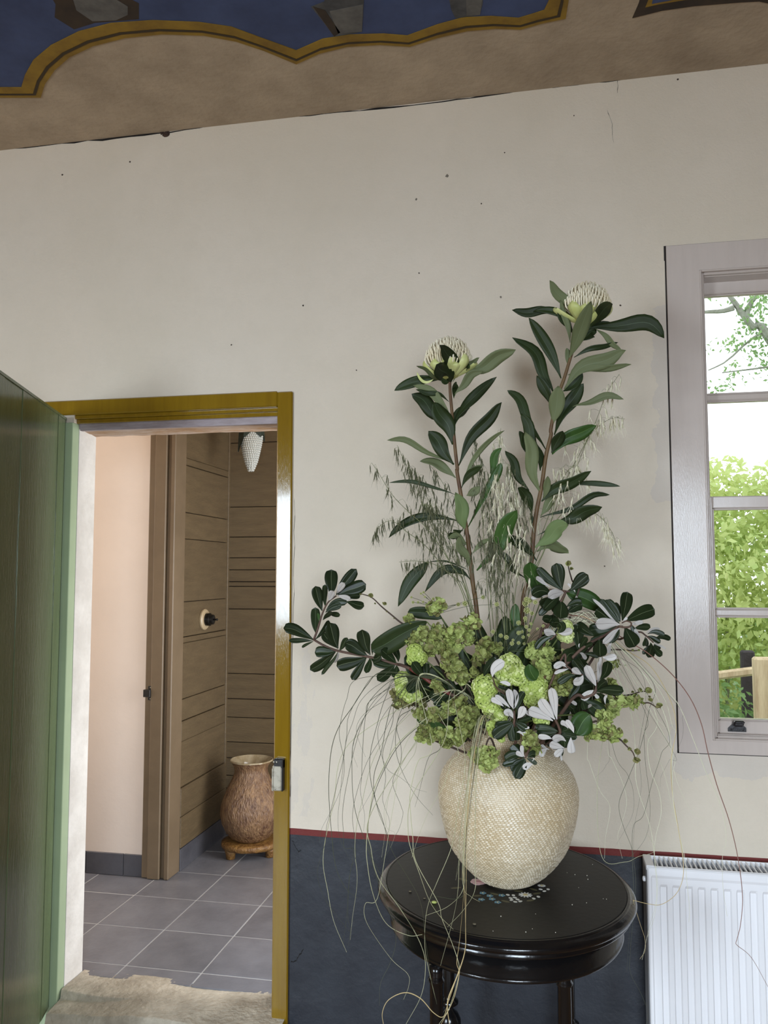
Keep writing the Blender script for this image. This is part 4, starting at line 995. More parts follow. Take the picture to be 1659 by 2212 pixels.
leaves(wa, FA5, YA, [
 (1010,378, 620,250, 218,236, 40,'d'), (1040,690, 560,665, 220,895, 96,'d',-.02), (1130,800, 1095,600, 1015,350, 138,'e',-.07,.15),
 (1100,800, 1000,850, 955,830, 92,'d',-.03), (1160,1000, 1060,890, 925,905, 65,'p',-.04), (1190,1260, 1110,1060, 1060,870, 85,'p',-.05),
 (700,1185, 540,1340, 330,1718, 135,'d',-.03,.1), (1190,1390, 950,1265, 650,1545, 90,'d',-.04), (1180,1290, 960,1190, 690,1186, 18,'d'),
 (1090,300, 1200,115, 1335,50, 68,'d'), (1150,390, 1230,350, 1310,275, 85,'p'), (1160,780, 1450,240, 1560,0, 88,'g')], LW, 'w', 12)
leaves(wa, FC, YA, [(715,665, 875,450, 962,292, 88,'g',-.06,.1), (720,520, 780,480, 860,440, 24,'p'), (690,560, 740,500, 800,475, 30,'p')], LW, 'w', 13)
hA = FA4.P(900, 555, YA); kA = mpp(hA)/4.74
waratah_head(wa, hA, 258*kA, 410*kA, (-.03, -.12), 21, [(q, ri, o_, .038) for q, ri, o_ in ((0.2, .5, 1.0), (1.0, .45, .95), (1.7, .62, .9), (2.5, .55, 1.0), (3.1, .35, 1.1), (3.8, .5, .95), (4.5, .60, .9), (5.2, .5, .95), (5.8, .42, 1.05), (1.35, .3, .8), (4.1, .34, .85), (2.1, .33, .85))])
leaves(wa, FA4, YA - .02, [(740,565, 640,590, 570,490, 26,'p',0.,0.)], [M_bract[0], M_bract[0], M_bract[2], M_bract[3]], 'o', 3)
wb = empty('waratah_stem', neck(.03, .01), 'taller white waratah on a leafy stem, right of the two tall ones', 'flower')
stem(wb, [neck(.03, .01, -.1), PY(1128, 1330, YB), FB5.P(440, 1770, YB), FB5.P(490, 1500, YB), FB5.P(510, 1200, YB), FB5.P(550, 900, YB), FB5.P(610, 600, YB), FB5.P(660, 250, YB), FB5.P(720, 0, YB), FB4.P(540, 1430, YB), FB4.P(600, 1150, YB), FB4.P(660, 980, YB), FB4.P(720, 780, YB), FB4.P(775, 620, YB), FB4.P(830, 490, YB)], .0070, .0042, M_wstem, n=56)
leaves(wb, FB4, YB, [
 (770,495, 655,275, 528,105, 78,'p',-.06,.15), (740,585, 600,395, 380,385, 62,'d'), (620,410, 400,385, 190,372, 72,'d',-.03), (630,985, 500,690, 340,440, 92,'d'),
 (560,1110, 440,850, 192,618, 92,'d'), (540,1230, 490,1090, 412,958, 76,'d'), (492,1620, 300,1270, 148,1092, 74,'d'),
 (440,1760, 350,1480, 272,1298, 82,'d'), (325,1670, 295,1550, 255,1455, 52,'d'), (555,1395, 590,1220, 605,1050, 118,'p',-.05,.1),
 (700,810, 800,560, 902,290, 112,'p',-.13,.1), (880,540, 1000,385, 1092,318, 100,'d',-.14,.1), (850,540, 1290,490, 1555,625, 118,'d',-.04,.15),
 (830,590, 1050,510, 1222,520, 65,'d'), (790,660, 880,585, 948,575, 95,'d'), (940,540, 1060,640, 1172,732, 46,'p'), (745,797, 950,705, 1142,662, 46,'d'),
 (660,1082, 915,850, 1212,732, 118,'p',-.04,.1), (690,955, 960,890, 1262,858, 58,'p'), (650,1100, 740,1040, 825,940, 78,'d'), (570,1492, 700,1220, 832,1030, 100,'d'),
 (735,1237, 970,1165, 1192,1172, 54,'p'), (550,1665, 730,1500, 948,1408, 112,'g'), (545,1652, 600,1540, 645,1455, 90,'d'), (690,870, 690,780, 680,712, 42,'p'),
 (712,665, 675,470, 622,280, 46,'p'), (740,587, 660,465, 600,388, 62,'d')], LW, 'w', 14)
leaves(wb, FB5, YB, [
 (600,715, 490,300, 410,-40, 135,'p',-.06,.1), (592,425, 550,200, 505,-80, 92,'d'), (430,182, 390,80, 375,-30, 62,'d'),
 (-40,640, 40,330, 130,152, 78,'g',-.03), (460,662, 300,410, 170,185, 90,'d',-.04), (492,945, 430,740, 322,628, 112,'d',-.05), (505,1140, 490,1030, 470,930, 28,'d'),
 (608,792, 860,600, 1202,428, 132,'d'), (870,592, 1230,575, 1548,612, 54,'d'), (640,590, 760,585, 880,590, 14,'d'), (590,982, 1100,790, 1422,712, 66,'d'),
 (800,1032, 1050,955, 1332,858, 150,'d',-.03), (550,1200, 680,1110, 810,1030, 16,'d'), (530,1342, 750,1160, 930,1072, 165,'e',-.07,.1), (550,1392, 760,1320, 932,1412, 120,'p'),
 (622,775, 670,620, 680,488, 72,'p'), (600,962, 690,820, 772,700, 92,'p'), (550,1500, 340,1290, 162,1255, 112,'d',-.05), (410,1705, 220,1530, 100,1395, 66,'d')], LW, 'w', 15)
hB = FB4.P(845, 495, YB); kB = mpp(hB)/4.1475
waratah_head(wb, hB, 225*kB, 355*kB, (.10, -.12), 22, [(q, ri, o_, .042) for q, ri, o_ in ((.15, .36, 1.25), (.9, .5, .95), (1.6, .45, .9), (2.4, .5, 1.0), (3.2, .55, 1.0), (3.9, .55, .95), (4.4, .62, .92), (4.95, .5, .9), (5.5, .45, 1.0), (5.9, .3, 1.2), (4.15, .3, .8))])
# long strap leaves low in the bunch, each its own stalk
def single(name, label, fr, Y, row, mats, kind='w'):
    o = empty(name, neck(rng.uniform(-.04, .04), rng.uniform(-.03, .03)), label, 'leaf')
    bx, by = row[0], row[1]; A = fr.P(bx, by, Y)
    stem(o, [OFF[o.name] + [0, 0, -.05], (OFF[o.name] + A)/2 + [0, 0, .03], A], .0028, .0016, M_gstem, 'stalk', 10, 5)
    leaves(o, fr, Y, [row], mats, kind, 5); return o
single('broad_leaf', 'broad dark green leaf reaching left over the green seed clusters', F6, -.50, (1780,790, 1380,1000, 1125,1135, 235,'d',.03,.2), LW, 'o')
single('broad_leaf', 'small pointed dark leaf under the left bud twig', FC, -.46, (500,960, 390,925, 288,922, 68,'d',0.,.2), LW, 'o')
single('broad_leaf', 'glossy green leaf folded over behind the upper right rosette', F8, -.42, (320,380, 235,200, 200,62, 150,'g',-.04,.1), LG, 'o')
single('broad_leaf', 'bright green strap leaf arching right behind the upper right rosettes', F8, -.40, (545,350, 720,410, 890,520, 150,'g',.02,.2), LG, 'o')
single('broad_leaf', 'translucent lime leaf standing upright among the grass stems', F8, -.42, (70,740, 60,600, 60,460, 85,'g',0.,.1), LG, 'o')
single('broad_leaf', 'lobed fresh green leaf at the lower right above the vase shoulder', F8, -.60, (770,1520, 690,1610, 640,1720, 190,'g',-.02,.15), LG, 'o')
sp_ = empty('leafy_sprig', neck(0, .02), 'dark leafy sprig filling the middle of the bunch behind the flowers', 'branch')
stem(sp_, [neck(0, .02, -.06), PY(1080, 1540, -.45), PY(1060, 1450, -.44), PY(1050, 1390, -.43)], .003, .002, M_gstem)
stem(sp_, [neck(0, .02, -.06), PY(1150, 1530, -.45), PY(1200, 1450, -.44)], .003, .002, M_gstem)
stem(sp_, [neck(0, .02, -.06), PY(1000, 1530, -.47), PY(920, 1470, -.46)], .003, .002, M_gstem)
FP = Frame(0, 0, 1)
leaves(sp_, FP, -.445, [(1060,1450, 1010,1440, 950,1400, 44,'d'), (1060,1440, 1100,1400, 1130,1350, 40,'d'), (1055,1460, 1120,1470, 1170,1440, 46,'d'), (1070,1490, 1020,1500, 960,1500, 46,'d'), (1080,1520, 1010,1545, 930,1530, 46,'d'), (1060,1500, 1120,1520, 1190,1500, 46,'d'), (1100,1540, 1170,1560, 1240,1530, 46,'d'), (1200,1450, 1240,1480, 1290,1470, 42,'d'), (1190,1480, 1250,1520, 1300,1510, 42,'d'), (1200,1450, 1190,1400, 1200,1350, 40,'d'), (1090,1560, 1040,1580, 980,1580, 44,'d'), (1110,1570, 1180,1590, 1240,1580, 40,'d'), (930,1480, 900,1450, 880,1410, 38,'d'), (940,1490, 900,1500, 860,1490, 38,'d'), (1055,1400, 1030,1370, 1020,1330, 34,'d'), (1050,1410, 1085,1380, 1090,1330, 34,'d'), (1000,1530, 960,1480, 930,1440, 40,'d'), (1000,1540, 950,1560, 900,1540, 40,'g'), (1200,1460, 1240,1420, 1270,1400, 40,'d'), (1140,1500, 1130,1440, 1150,1390, 44,'d'), (1010,1480, 985,1430, 990,1380, 40,'d')], LW, 'o', 77, dz=.03)
single('broad_leaf', 'small cupped green leaf between the lime flower heads', F8, -.58, (190,1040, 215,1130, 260,1190, 120,'g',-.02,.15), LG, 'o')

# ---------------------------------------------------------------- banksia branches with white backed leaves
WL = 'white felted underside of a leaf'
def branch(label, base, pts, r0, r1, m=None, extra=()):
    o = empty('banksia_branch', neck(*base), label, 'branch')
    stem(o, [OFF[o.name] + [0, 0, -.06]] + pts, r0, r1, m or M_bstem, n=34)
    for e in extra: stem(o, e, .0034, .0020, M_bstem, 'side_stem', 16)
    return o
Y = -.46
P_ = lambda q: F6.P(q[0], q[1], Y)
b1 = branch('long banksia branch sweeping out left past the ochre door frame', (-.02, -.03), [F7.P(900, 1100, -.52), F7.P(750, 975, -.54), F7.P(600, 890, -.54), F7.P(470, 800, -.53), F7.P(320, 705, -.52), F7.P(220, 665, -.50)] + [P_(q) for q in ((1430, 1300), (1240, 1250), (1080, 1210), (720, 1140), (560, 1080), (430, 1005))], .0056, .0032, None, [[P_(q) for q in ((430, 1005), (480, 870), (530, 700), (600, 560), (700, 480))]])
stem(b1, [F7.P(750, 975, -.5425), F7.P(600, 890, -.5425), F7.P(470, 800, -.5325), F7.P(320, 705, -.5225)], .0056, .0050, M_redst, 'red_bark', 14)
leaves(b1, F6, Y, [
 (430,1010, 240,905, 68,868, 122,'d'), (420,1020, 270,1015, 132,1016, 56,'d'), (430,1025, 350,1060, 288,1098, 30,'d'), (445,1005, 550,890, 612,775, 60,'d'),
 (720,1110, 660,960, 622,802, 150,'d'), (720,1110, 610,1010, 545,925, 92,'d'), (700,1140, 560,1155, 442,1160, 118,'d'), (690,1150, 550,1265, 386,1368, 108,'d'),
 (720,1150, 630,1290, 522,1425, 44,'d'), (735,1140, 785,1060, 830,980, 66,'d'), (730,1150, 705,1215, 670,1280, 45,'w'), (1070,1200, 930,1105, 806,1045, 142,'d'), (1105,1185, 1040,1030, 1008,885, 140,'d'),
 (1060,1215, 870,1275, 702,1320, 140,'d'), (1060,1220, 965,1360, 885,1485, 86,'d'), (1100,1220, 1090,1310, 1052,1405, 72,'d'), (1110,1215, 1170,1235, 1228,1185, 95,'d'),
 (1130,1190, 1130,1115, 1135,1045, 32,'d'), (1420,1290, 1320,1195, 1238,1125, 112,'d'), (1440,1270, 1425,1175, 1388,1075, 76,'d'), (1400,1310, 1270,1312, 1135,1268, 84,'d'),
 (1400,1310, 1300,1410, 1188,1492, 112,'d'), (1420,1310, 1415,1390, 1400,1465, 86,'d'),
 (630,480, 640,330, 640,168, 142,'d',.03), (700,470, 800,335, 940,160, 122,'d',.03), (720,470, 880,405, 1055,340, 150,'d',.02), (800,500, 890,485, 985,480, 76,'d'), (820,550, 930,585, 1032,605, 92,'d'),
 (710,450, 745,390, 798,325, 78,'w',-.03), (610,540, 635,480, 665,422, 84,'w',-.03), (710,475, 790,495, 868,530, 62,'w',-.03), (530,660, 480,505, 450,365, 116,'d'), (570,620, 560,480, 565,345, 62,'d'),
 (580,650, 700,560, 830,565, 84,'d'), (570,680, 660,620, 765,588, 78,'d'), (600,690, 670,700, 745,706, 56,'d'), (540,770, 590,715, 645,668, 52,'d'), (455,930, 450,785, 448,620, 102,'d'), (500,800, 490,740, 478,690, 30,'g'), (505,540, 510,515, 520,488, 26,'w')], LB, 'b', 31, dz=.04, whitelabel=WL)
leaves(b1, F7, -.535, [
 (470,800, 405,720, 345,635, 92,'d'), (480,795, 490,715, 490,645, 62,'d'), (450,810, 350,815, 250,840, 82,'d'), (450,815, 370,885, 296,955, 98,'d'), (460,820, 440,870, 420,925, 56,'d'),
 (750,985, 640,985, 522,1000, 112,'d'), (740,990, 660,1040, 565,1075, 92,'d'), (720,960, 690,900, 640,845, 76,'d'), (740,990, 725,1030, 700,1075, 82,'d')], LB, 'b', 32, dz=.03, whitelabel=WL)
b2 = branch('banksia rosette with a curled tip reaching right toward the window', (.03, -.02), [FR.P(100, 1080, -.52), FR.P(160, 980, -.53), FR.P(310, 820, -.53), FR.P(480, 690, -.52), FR.P(680, 590, -.50), FR.P(850, 480, -.50), FR.P(930, 470, -.50)], .0046, .0030)
stem(b2, [FR.P(870, 465, -.52), FR.P(960, 480, -.525), FR.P(1035, 462, -.525), FR.P(1040, 415, -.52), FR.P(975, 392, -.515), FR.P(915, 420, -.51)], .0030, .0016, M_bstem, 'curled_tip', 16)
leaves(b2, FR, -.50, [
 (880,440, 710,425, 546,432, 168,'w',-.04,.1), (880,490, 770,590, 650,705, 92,'w',-.05,.1), (920,385, 960,190, 990,-10, 150,'d'), (955,395, 1160,300, 1365,230, 175,'d'), (890,390, 850,250, 795,145, 96,'d',.04),
 (890,400, 800,250, 690,100, 148,'d'), (880,425, 740,270, 615,85, 110,'d'), (870,445, 690,260, 508,82, 46,'w'), (860,440, 690,330, 560,235, 190,'d',.04), (850,470, 640,505, 452,520, 158,'d',.02),
 (860,510, 680,600, 475,675, 96,'d',.01), (880,510, 820,600, 715,675, 105,'d'), (955,480, 1030,620, 1095,748, 190,'d'), (1040,435, 1070,510, 1092,605, 66,'d'), (1095,470, 1115,560, 1155,650, 66,'w'),
 (1085,500, 1200,475, 1308,482, 88,'d'), (1040,440, 1120,420, 1212,405, 62,'w'), (900,400, 885,370, 895,345, 40,'w'), (930,400, 960,370, 990,345, 40,'w')], LB, 'b', 33, dz=.05, tw=.3, whitelabel=WL)
leaves(b2, FR, -.52, [
 (310,790, 310,620, 300,430, 155,'d',.03), (540,600, 400,520, 280,440, 135,'d'), (330,770, 380,690, 435,615, 74,'d'), (295,855, 200,840, 138,955, 150,'d',-.03), (340,770, 430,735, 520,700, 62,'d'),
 (600,650, 610,765, 615,890, 172,'d',-.04,.1), (400,840, 500,850, 605,885, 66,'d'), (650,890, 740,900, 842,868, 98,'w'), (775,690, 735,760, 742,838, 66,'w'), (330,830, 380,860, 420,920, 60,'w'), (300,880, 360,960, 420,1040, 110,'d'), (330,760, 330,730, 350,710, 40,'w')], LB, 'b', 34, whitelabel=WL)
b3 = branch('banksia rosette low on the right above the seed clusters', (.04, -.03), [FR.P(200, 1500, -.56), FR.P(400, 1450, -.56), FR.P(530, 1390, -.56), FR.P(565, 1300, -.56), FR.P(575, 1240, -.555)], .0050, .0030)
leaves(b3, FR, -.56, [
 (560,1290, 490,1150, 425,995, 125,'w',-.03,.1), (550,1285, 390,1110, 235,915, 125,'d',.03), (590,1275, 595,1110, 600,945, 52,'w'), (625,1190, 620,1040, 625,885, 38,'w'), (612,1200, 700,1080, 722,945, 125,'d'),
 (570,1350, 640,1260, 705,1220, 105,'d'), (560,1370, 740,1340, 940,1360, 135,'d'), (560,1385, 650,1445, 705,1545, 84,'d'), (690,1540, 680,1470, 712,1415, 36,'w'),
 (520,1345, 445,1400, 355,1475, 108,'w'), (540,1390, 565,1425, 595,1455, 52,'w'), (378,1478, 530,1580, 655,1705, 195,'d',-.02,.1), (378,1480, 385,1545, 412,1618, 84,'d'), (415,1605, 460,1570, 502,1555, 40,'w'),
 (180,1495, 250,1370, 325,1265, 104,'d'), (345,1470, 310,1520, 280,1570, 82,'d'), (190,1512, 240,1510, 292,1552, 52,'w'), (180,1540, 215,1580, 258,1625, 92,'d'), (240,1600, 285,1690, 332,1768, 112,'d'), (205,1640, 205,1700, 200,1765, 52,'w'), (320,1500, 330,1600, 340,1660, 80,'d')], LB, 'b', 35, whitelabel=WL)
b4 = branch('small banksia sprig with four white backed leaves over the lime flowers', (.02, -.05), [FR.P(60, 960, -.59), FR.P(150, 1010, -.60), FR.P(280, 1100, -.60), FR.P(380, 1135, -.60)], .0032, .0022)
leaves(b4, FR, -.60, [(160,1035, 70,985, -20,1045, 92,'w',-.01,.1), (180,1050, 80,1075, -20,1120, 50,'w',-.01), (365,1130, 290,1085, 248,1030, 95,'w',-.02,.1), (378,1138, 330,1215, 240,1220, 122,'w',-.02,.1), (275,1140, 150,1170, 28,1255, 92,'d',-.01,.1)], LB, 'b', 36, whitelabel=WL)
b5 = branch('small leaved banksia twig tip nearest the window frame', (.05, .0), [FR.P(600, 780, -.44), FR.P(900, 640, -.42), FR.P(1140, 545, -.42), FR.P(1240, 590, -.42), FR.P(1350, 690, -.42)], .0036, .0018)
leaves(b5, FR, -.42, [(1250,560, 1340,505, 1442,508, 42,'w'), (1270,570, 1390,545, 1505,592, 68,'d'), (1365,640, 1480,610, 1585,652, 68,'d'), (1270,600, 1360,640, 1445,695, 68,'d'), (1350,700, 1430,728, 1525,778, 30,'w'), (1355,700, 1400,745, 1425,790, 62,'d'), (1355,720, 1400,810, 1472,868, 84,'d'), (1310,690, 1310,790, 1275,895, 90,'d'), (1250,620, 1260,680, 1250,745, 42,'d'), (1320,700, 1340,800, 1320,890, 60,'d'), (1240,600, 1225,680, 1215,740, 34,'d'), (1300,720, 1260,780, 1200,850, 56,'d')], LB, 'b', 37, whitelabel=WL)
b0 = branch('banksia rosette at the upper right, near the tall waratah stem', (.03, .0), [F8.P(300, 770, -.47), F8.P(360, 690, -.47), F8.P(430, 560, -.48), F8.P(510, 410, -.48), F8.P(540, 345, -.48)], .0048, .0030, None, [[F8.P(540, 345, -.48), F8.P(460, 330, -.485), F8.P(380, 325, -.49)], [F8.P(520, 345, -.48), F8.P(580, 342, -.48)]])
leaves(b0, F8, -.48, [
 (515,335, 380,230, 268,112, 78,'d'), (505,325, 475,200, 450,72, 115,'d'), (585,335, 670,255, 755,185, 115,'d'), (385,300, 310,245, 252,208, 46,'w',-.03), (632,352, 600,305, 556,268, 28,'w'),
 (520,352, 450,360, 372,405, 92,'w',-.05,.1), (370,372, 290,385, 205,415, 42,'w'), (490,430, 495,515, 490,605, 130,'d',-.04,.1), (445,430, 365,490, 285,575, 62,'d'), (550,545, 620,500, 698,465, 92,'d'), (400,375, 310,335, 216,382, 112,'d'),
 (450,400, 380,440, 300,485, 105,'d'), (550,490, 620,450, 695,445, 66,'d'), (612,485, 640,435, 642,385, 26,'w'), (440,640, 380,610, 315,612, 72,'d'), (380,640, 430,640, 485,640, 92,'d'), (440,560, 410,600, 380,640, 70,'d'), (480,370, 420,430, 330,520, 90,'d'), (470,400, 450,470, 470,540, 90,'d')], LB, 'b', 38, whitelabel=WL)
b6 = branch('pair of grey backed banksia leaves below the upper right rosette', (.03, -.03), [F8.P(330, 860, -.54), F8.P(400, 800, -.55), F8.P(455, 750, -.55)], .0030, .0022)
leaves(b6, F8, -.55, [(445,760, 390,735, 335,745, 78,'w'), (470,740, 535,735, 605,712, 72,'w'), (460,740, 500,690, 470,640, 80,'d'), (440,770, 330,800, 250,900, 60,'d')], LB, 'b', 39, whitelabel=WL)
b7 = branch('front banksia rosette left of centre over the vase rim', (-.01, -.06), [FF.P(520, 640, -.62), FF.P(450, 560, -.645), FF.P(455, 470, -.65), FF.P(448, 350, -.65)], .0040, .0028)
leaves(b7, FF, -.65, [
 (440,325, 400,190, 370,48, 108,'w',-.01,.05), (455,320, 485,190, 445,60, 62,'w',.02), (395,312, 290,215, 188,140, 72,'w',0.,.1), (305,292, 215,225, 130,195, 82,'w',0.,.1), (482,340, 520,210, 590,88, 92,'d',.02),
 (445,462, 385,380, 322,412, 110,'w',-.01,.1), (498,455, 550,385, 582,288, 115,'w',-.01,.1), (430,508, 310,545, 185,562, 115,'d',.01), (440,520, 300,610, 162,725, 152,'d',0.), (445,522, 410,640, 440,778, 100,'d',0.), (470,520, 545,560, 625,612, 112,'d',0.), (480,500, 580,480, 690,440, 62,'d',.02), (470,560, 480,660, 492,765, 92,'d',.02),
 (485,650, 560,650, 605,708, 64,'w',0.), (580,612, 620,590, 662,588, 36,'w',0.)], LB, 'b', 40, tw=.2, whitelabel=WL)
leaves(b7, F7, -.655, [(1190,790, 1222,690, 1318,630, 112,'w',0.,.1), (1265,848, 1318,852, 1380,882, 44,'w',0.,.1), (1100,785, 1140,700, 1232,585, 84,'d',.03)], LB, 'b', 43, whitelabel=WL)
stem(b7, [F7.P(1330, 980, -.62), F7.P(1230, 900, -.64), F7.P(1190, 790, -.655)], .0024, .0016, M_bstem, 'side_stem', 12)
b8 = branch('front banksia rosette with three long white leaves over the vase shoulder', (.03, -.06), [FF.P(900, 700, -.60), FF.P(1040, 690, -.63), FF.P(1085, 650, -.64), FF.P(1060, 560, -.645), FF.P(1020, 480, -.65)], .0046, .0030)
leaves(b8, FF, -.64, [
 (1040,472, 1000,240, 958,32, 130,'w',-.02,.05), (1012,472, 900,330, 808,185, 150,'w',-.02,.05), (985,492, 800,395, 645,338, 155,'w',-.02,.05), (725,435, 660,400, 608,350, 52,'w',0.), (1060,640, 900,590, 735,580, 95,'d',.01), (1050,642, 900,670, 755,660, 105,'d',.02),
 (975,742, 880,715, 776,708, 80,'w',-.01,.1), (1162,772, 1070,725, 982,765, 105,'w',-.02,.1), (1135,862, 1030,835, 938,800, 108,'w',-.02,.1), (1142,890, 1080,915, 1008,985, 92,'w',-.02,.1), (1192,595, 1150,535, 1088,508, 74,'w',-.01), (1272,655, 1230,565, 1165,478, 84,'w',-.01,.1),
 (1090,650, 1190,610, 1292,568, 125,'d',.02), (1100,680, 1200,695, 1318,720, 84,'d',.01), (1232,722, 1235,840, 1245,942, 118,'w',-.02,.05), (1250,800, 1275,755, 1315,718, 34,'w'), (935,885, 870,860, 826,818, 42,'w'), (905,880, 850,915, 818,992, 84,'w',-.02), (1112,900, 1095,970, 1112,1048, 27,'w',-.02),
 (1120,850, 1095,920, 1055,985, 72,'d',-.01), (1090,665, 1050,770, 990,885, 102,'d',.01), (1100,690, 1140,775, 1145,865, 112,'d',.01), (1090,640, 1110,560, 1090,450, 90,'d',.03)], LB, 'b', 41, tw=.2, whitelabel=WL)
b9 = branch('lowest banksia rosette hanging over the front of the vase', (.01, -.07), [FF.P(700, 760, -.62), FF.P(670, 860, -.665), FF.P(620, 960, -.680), FF.P(600, 1005, -.682)], .0032, .0024)
leaves(b9, FF, -.682, [
 (595,992, 560,910, 562,826, 58,'w',-.01), (575,992, 525,950, 470,932, 68,'w',-.01), (600,1000, 480,905, 408,835, 105,'d',.0), (590,1005, 460,960, 322,1032, 118,'d',-.01), (590,1012, 450,1060, 285,1102, 86,'d',-.01), (602,1018, 545,1140, 465,1288, 150,'d',-.02), (592,1012, 500,1080, 415,1190, 98,'d',-.01),
 (640,1000, 690,960, 745,955, 95,'d',.01), (622,1012, 690,1040, 765,1092, 54,'d',.0), (705,1090, 640,1105, 572,1155, 90,'w',-.01), (690,1082, 700,1040, 735,1008, 22,'w',0.), (560,940, 500,870, 470,850, 90,'d',.02)], LB, 'b', 42, tw=.2, whitelabel=WL)

# ---------------------------------------------------------------- lime viburnum heads
M_vib = [mat('viburnum_lime_floret', rgb(180, 194, 106), .6, rgb(156, 174, 80), 60), mat('viburnum_pale_floret', rgb(218, 224, 160), .6, rgb(196, 208, 124), 60), mat('viburnum_deep_green', rgb(122, 138, 62), .7)]
def florets(mb, c, d, r, seed, pale):
    d = d/np.linalg.norm(d); a = np.cross(d, [.3, .2, 1]); a /= np.linalg.norm(a); b = np.cross(d, a); V = [c + d*r*.52]
    for j in range(10):
        q = math.pi*2*j/10 + seed; k = r*(1 if j % 2 == 0 else .80); V.append(c + (a*math.cos(q) + b*math.sin(q))*k + d*(r*.12 if j % 2 == 0 else 0))
    V.append(c - d*r*.5)
    mb.add(V, [(0, 1 + j, 1 + (j+1) % 10) for j in range(10)] + [(11, 1 + (j+1) % 10, 1 + j) for j in range(10)], 1 if pale else 0)
vib_labels = []
def viburnum(label, fr, lobes, Y, pale=.25, fl=.0060, seed=0):
    o = empty('viburnum_stem', neck(rng.uniform(-.05, .05), rng.uniform(-.05, .02)), label, 'flower')
    r = random.Random(seed); first = None
    mb = MB(); core = MB()
    for lx_, ly_, lr in lobes:
        c = fr.P(lx_, ly_, Y); R_ = lr/fr.sc*mpp(c)
        if first is None: first = c
        core.sphere(c + [0, .006, 0], R_*.80, 14, 9)
        n = int(6.6*(R_/fl)**2)
        for i in range(n):
            z = 1 - 2*(i + .5)/n; q = i*2.39996; s_ = math.sqrt(1 - z*z)
            d = np.array([s_*math.cos(q), s_*math.sin(q), z])
            if d[1] > .55: continue
            e = c + d*R_*r.uniform(.90, 1.04)*np.array([1, .85, 1]); florets(mb, e, d + np.array([r.uniform(-.3, .3) for _ in range(3)]), fl*r.uniform(.8, 1.2), i, r.random() < pale)
    co = core.build('flower_core', M_vib[2], o, True)
    fo = mb.build('florets', M_vib, o); fo['kind'] = 'stuff'
    stem(o, [OFF[o.name] + [0, 0, -.06], (OFF[o.name] + first)/2 + [0, .02, .02], first + [0, .02, 0]], .0030, .0024, M_gstem, n=10)
viburnum('large lime flower head hanging left of the white leaved front rosette', F7, [(1110, 900, 130), (1120, 1030, 110), (1180, 1130, 95), (1255, 1210, 85)], -.60, .18, seed=1)
viburnum('round lime flower head with paler florets, topmost in the middle', F7, [(1370, 680, 130), (1460, 770, 110), (1330, 770, 110)], -.57, .45, seed=2)
viburnum('lime flower head at the middle right, behind the white leaves', F8, [(190, 1270, 90), (270, 1250, 95), (230, 1370, 90), (310, 1330, 80)], -.57, .15, seed=3)
viburnum('lime flower head at the left under the banksia branch', F7, [(250, 830, 90), (240, 930, 80), (320, 990, 75), (390, 990, 60)], -.50, .15, seed=4)
viburnum('pale green flower head hidden in the seed clusters on the left', F7, [(370, 530, 85), (420, 590, 80), (350, 610, 60)], -.52, .05, seed=5)
viburnum('creamy white flower head at the right under the upper rosette', F8, [(540, 690, 70), (560, 770, 60), (510, 760, 55)], -.50, .95, seed=6)
viburnum('small lime flower tuft at the vase rim, front left', F7, [(1180, 1310, 55), (1200, 1380, 45), (1280, 1440, 35)], -.62, .1, seed=7)
viburnum('small lime flower tuft under the white leaved front rosette', F8, [(330, 1590, 50), (270, 1570, 40)], -.61, .4, seed=8)

# ---------------------------------------------------------------- elm twigs with papery green seed clusters
M_sam = [mat('elm_seed_olive', rgb(162, 168, 98), .65, rgb(138, 144, 78), 50, trans=.25), mat('elm_seed_bright', rgb(190, 200, 124), .6, rgb(166, 178, 98), 50, trans=.25), mat('elm_seed_brownish', rgb(146, 140, 88), .7, rgb(122, 116, 70), 50, trans=.2)]
def samara(mb, c, d, r, rr_, m):
    d = d/np.linalg.norm(d); a = np.cross(d, [.2, .3, 1]); a /= np.linalg.norm(a); b = np.cross(d, a)
    n = 9; k = rr_.uniform(.25, .7); V = [c - d*r*.08]
    q0 = rr_.uniform(0, 6)
    for j in range(n):
        q = q0 + 2*math.pi*j/n; w_ = r*rr_.uniform(.85, 1.1); V.append(c + (a*math.cos(q)*w_ + b*math.sin(q)*w_*.85) + d*r*(k*.5 + rr_.uniform(-.20, .20)))
    V += [v - d*.0006 for v in V]
    mb.add(V, [(0, 1+j, 1+(j+1) % n) for j in range(n)] + [(n+1, n+2+(j+1) % n, n+2+j) for j in range(n)], m)
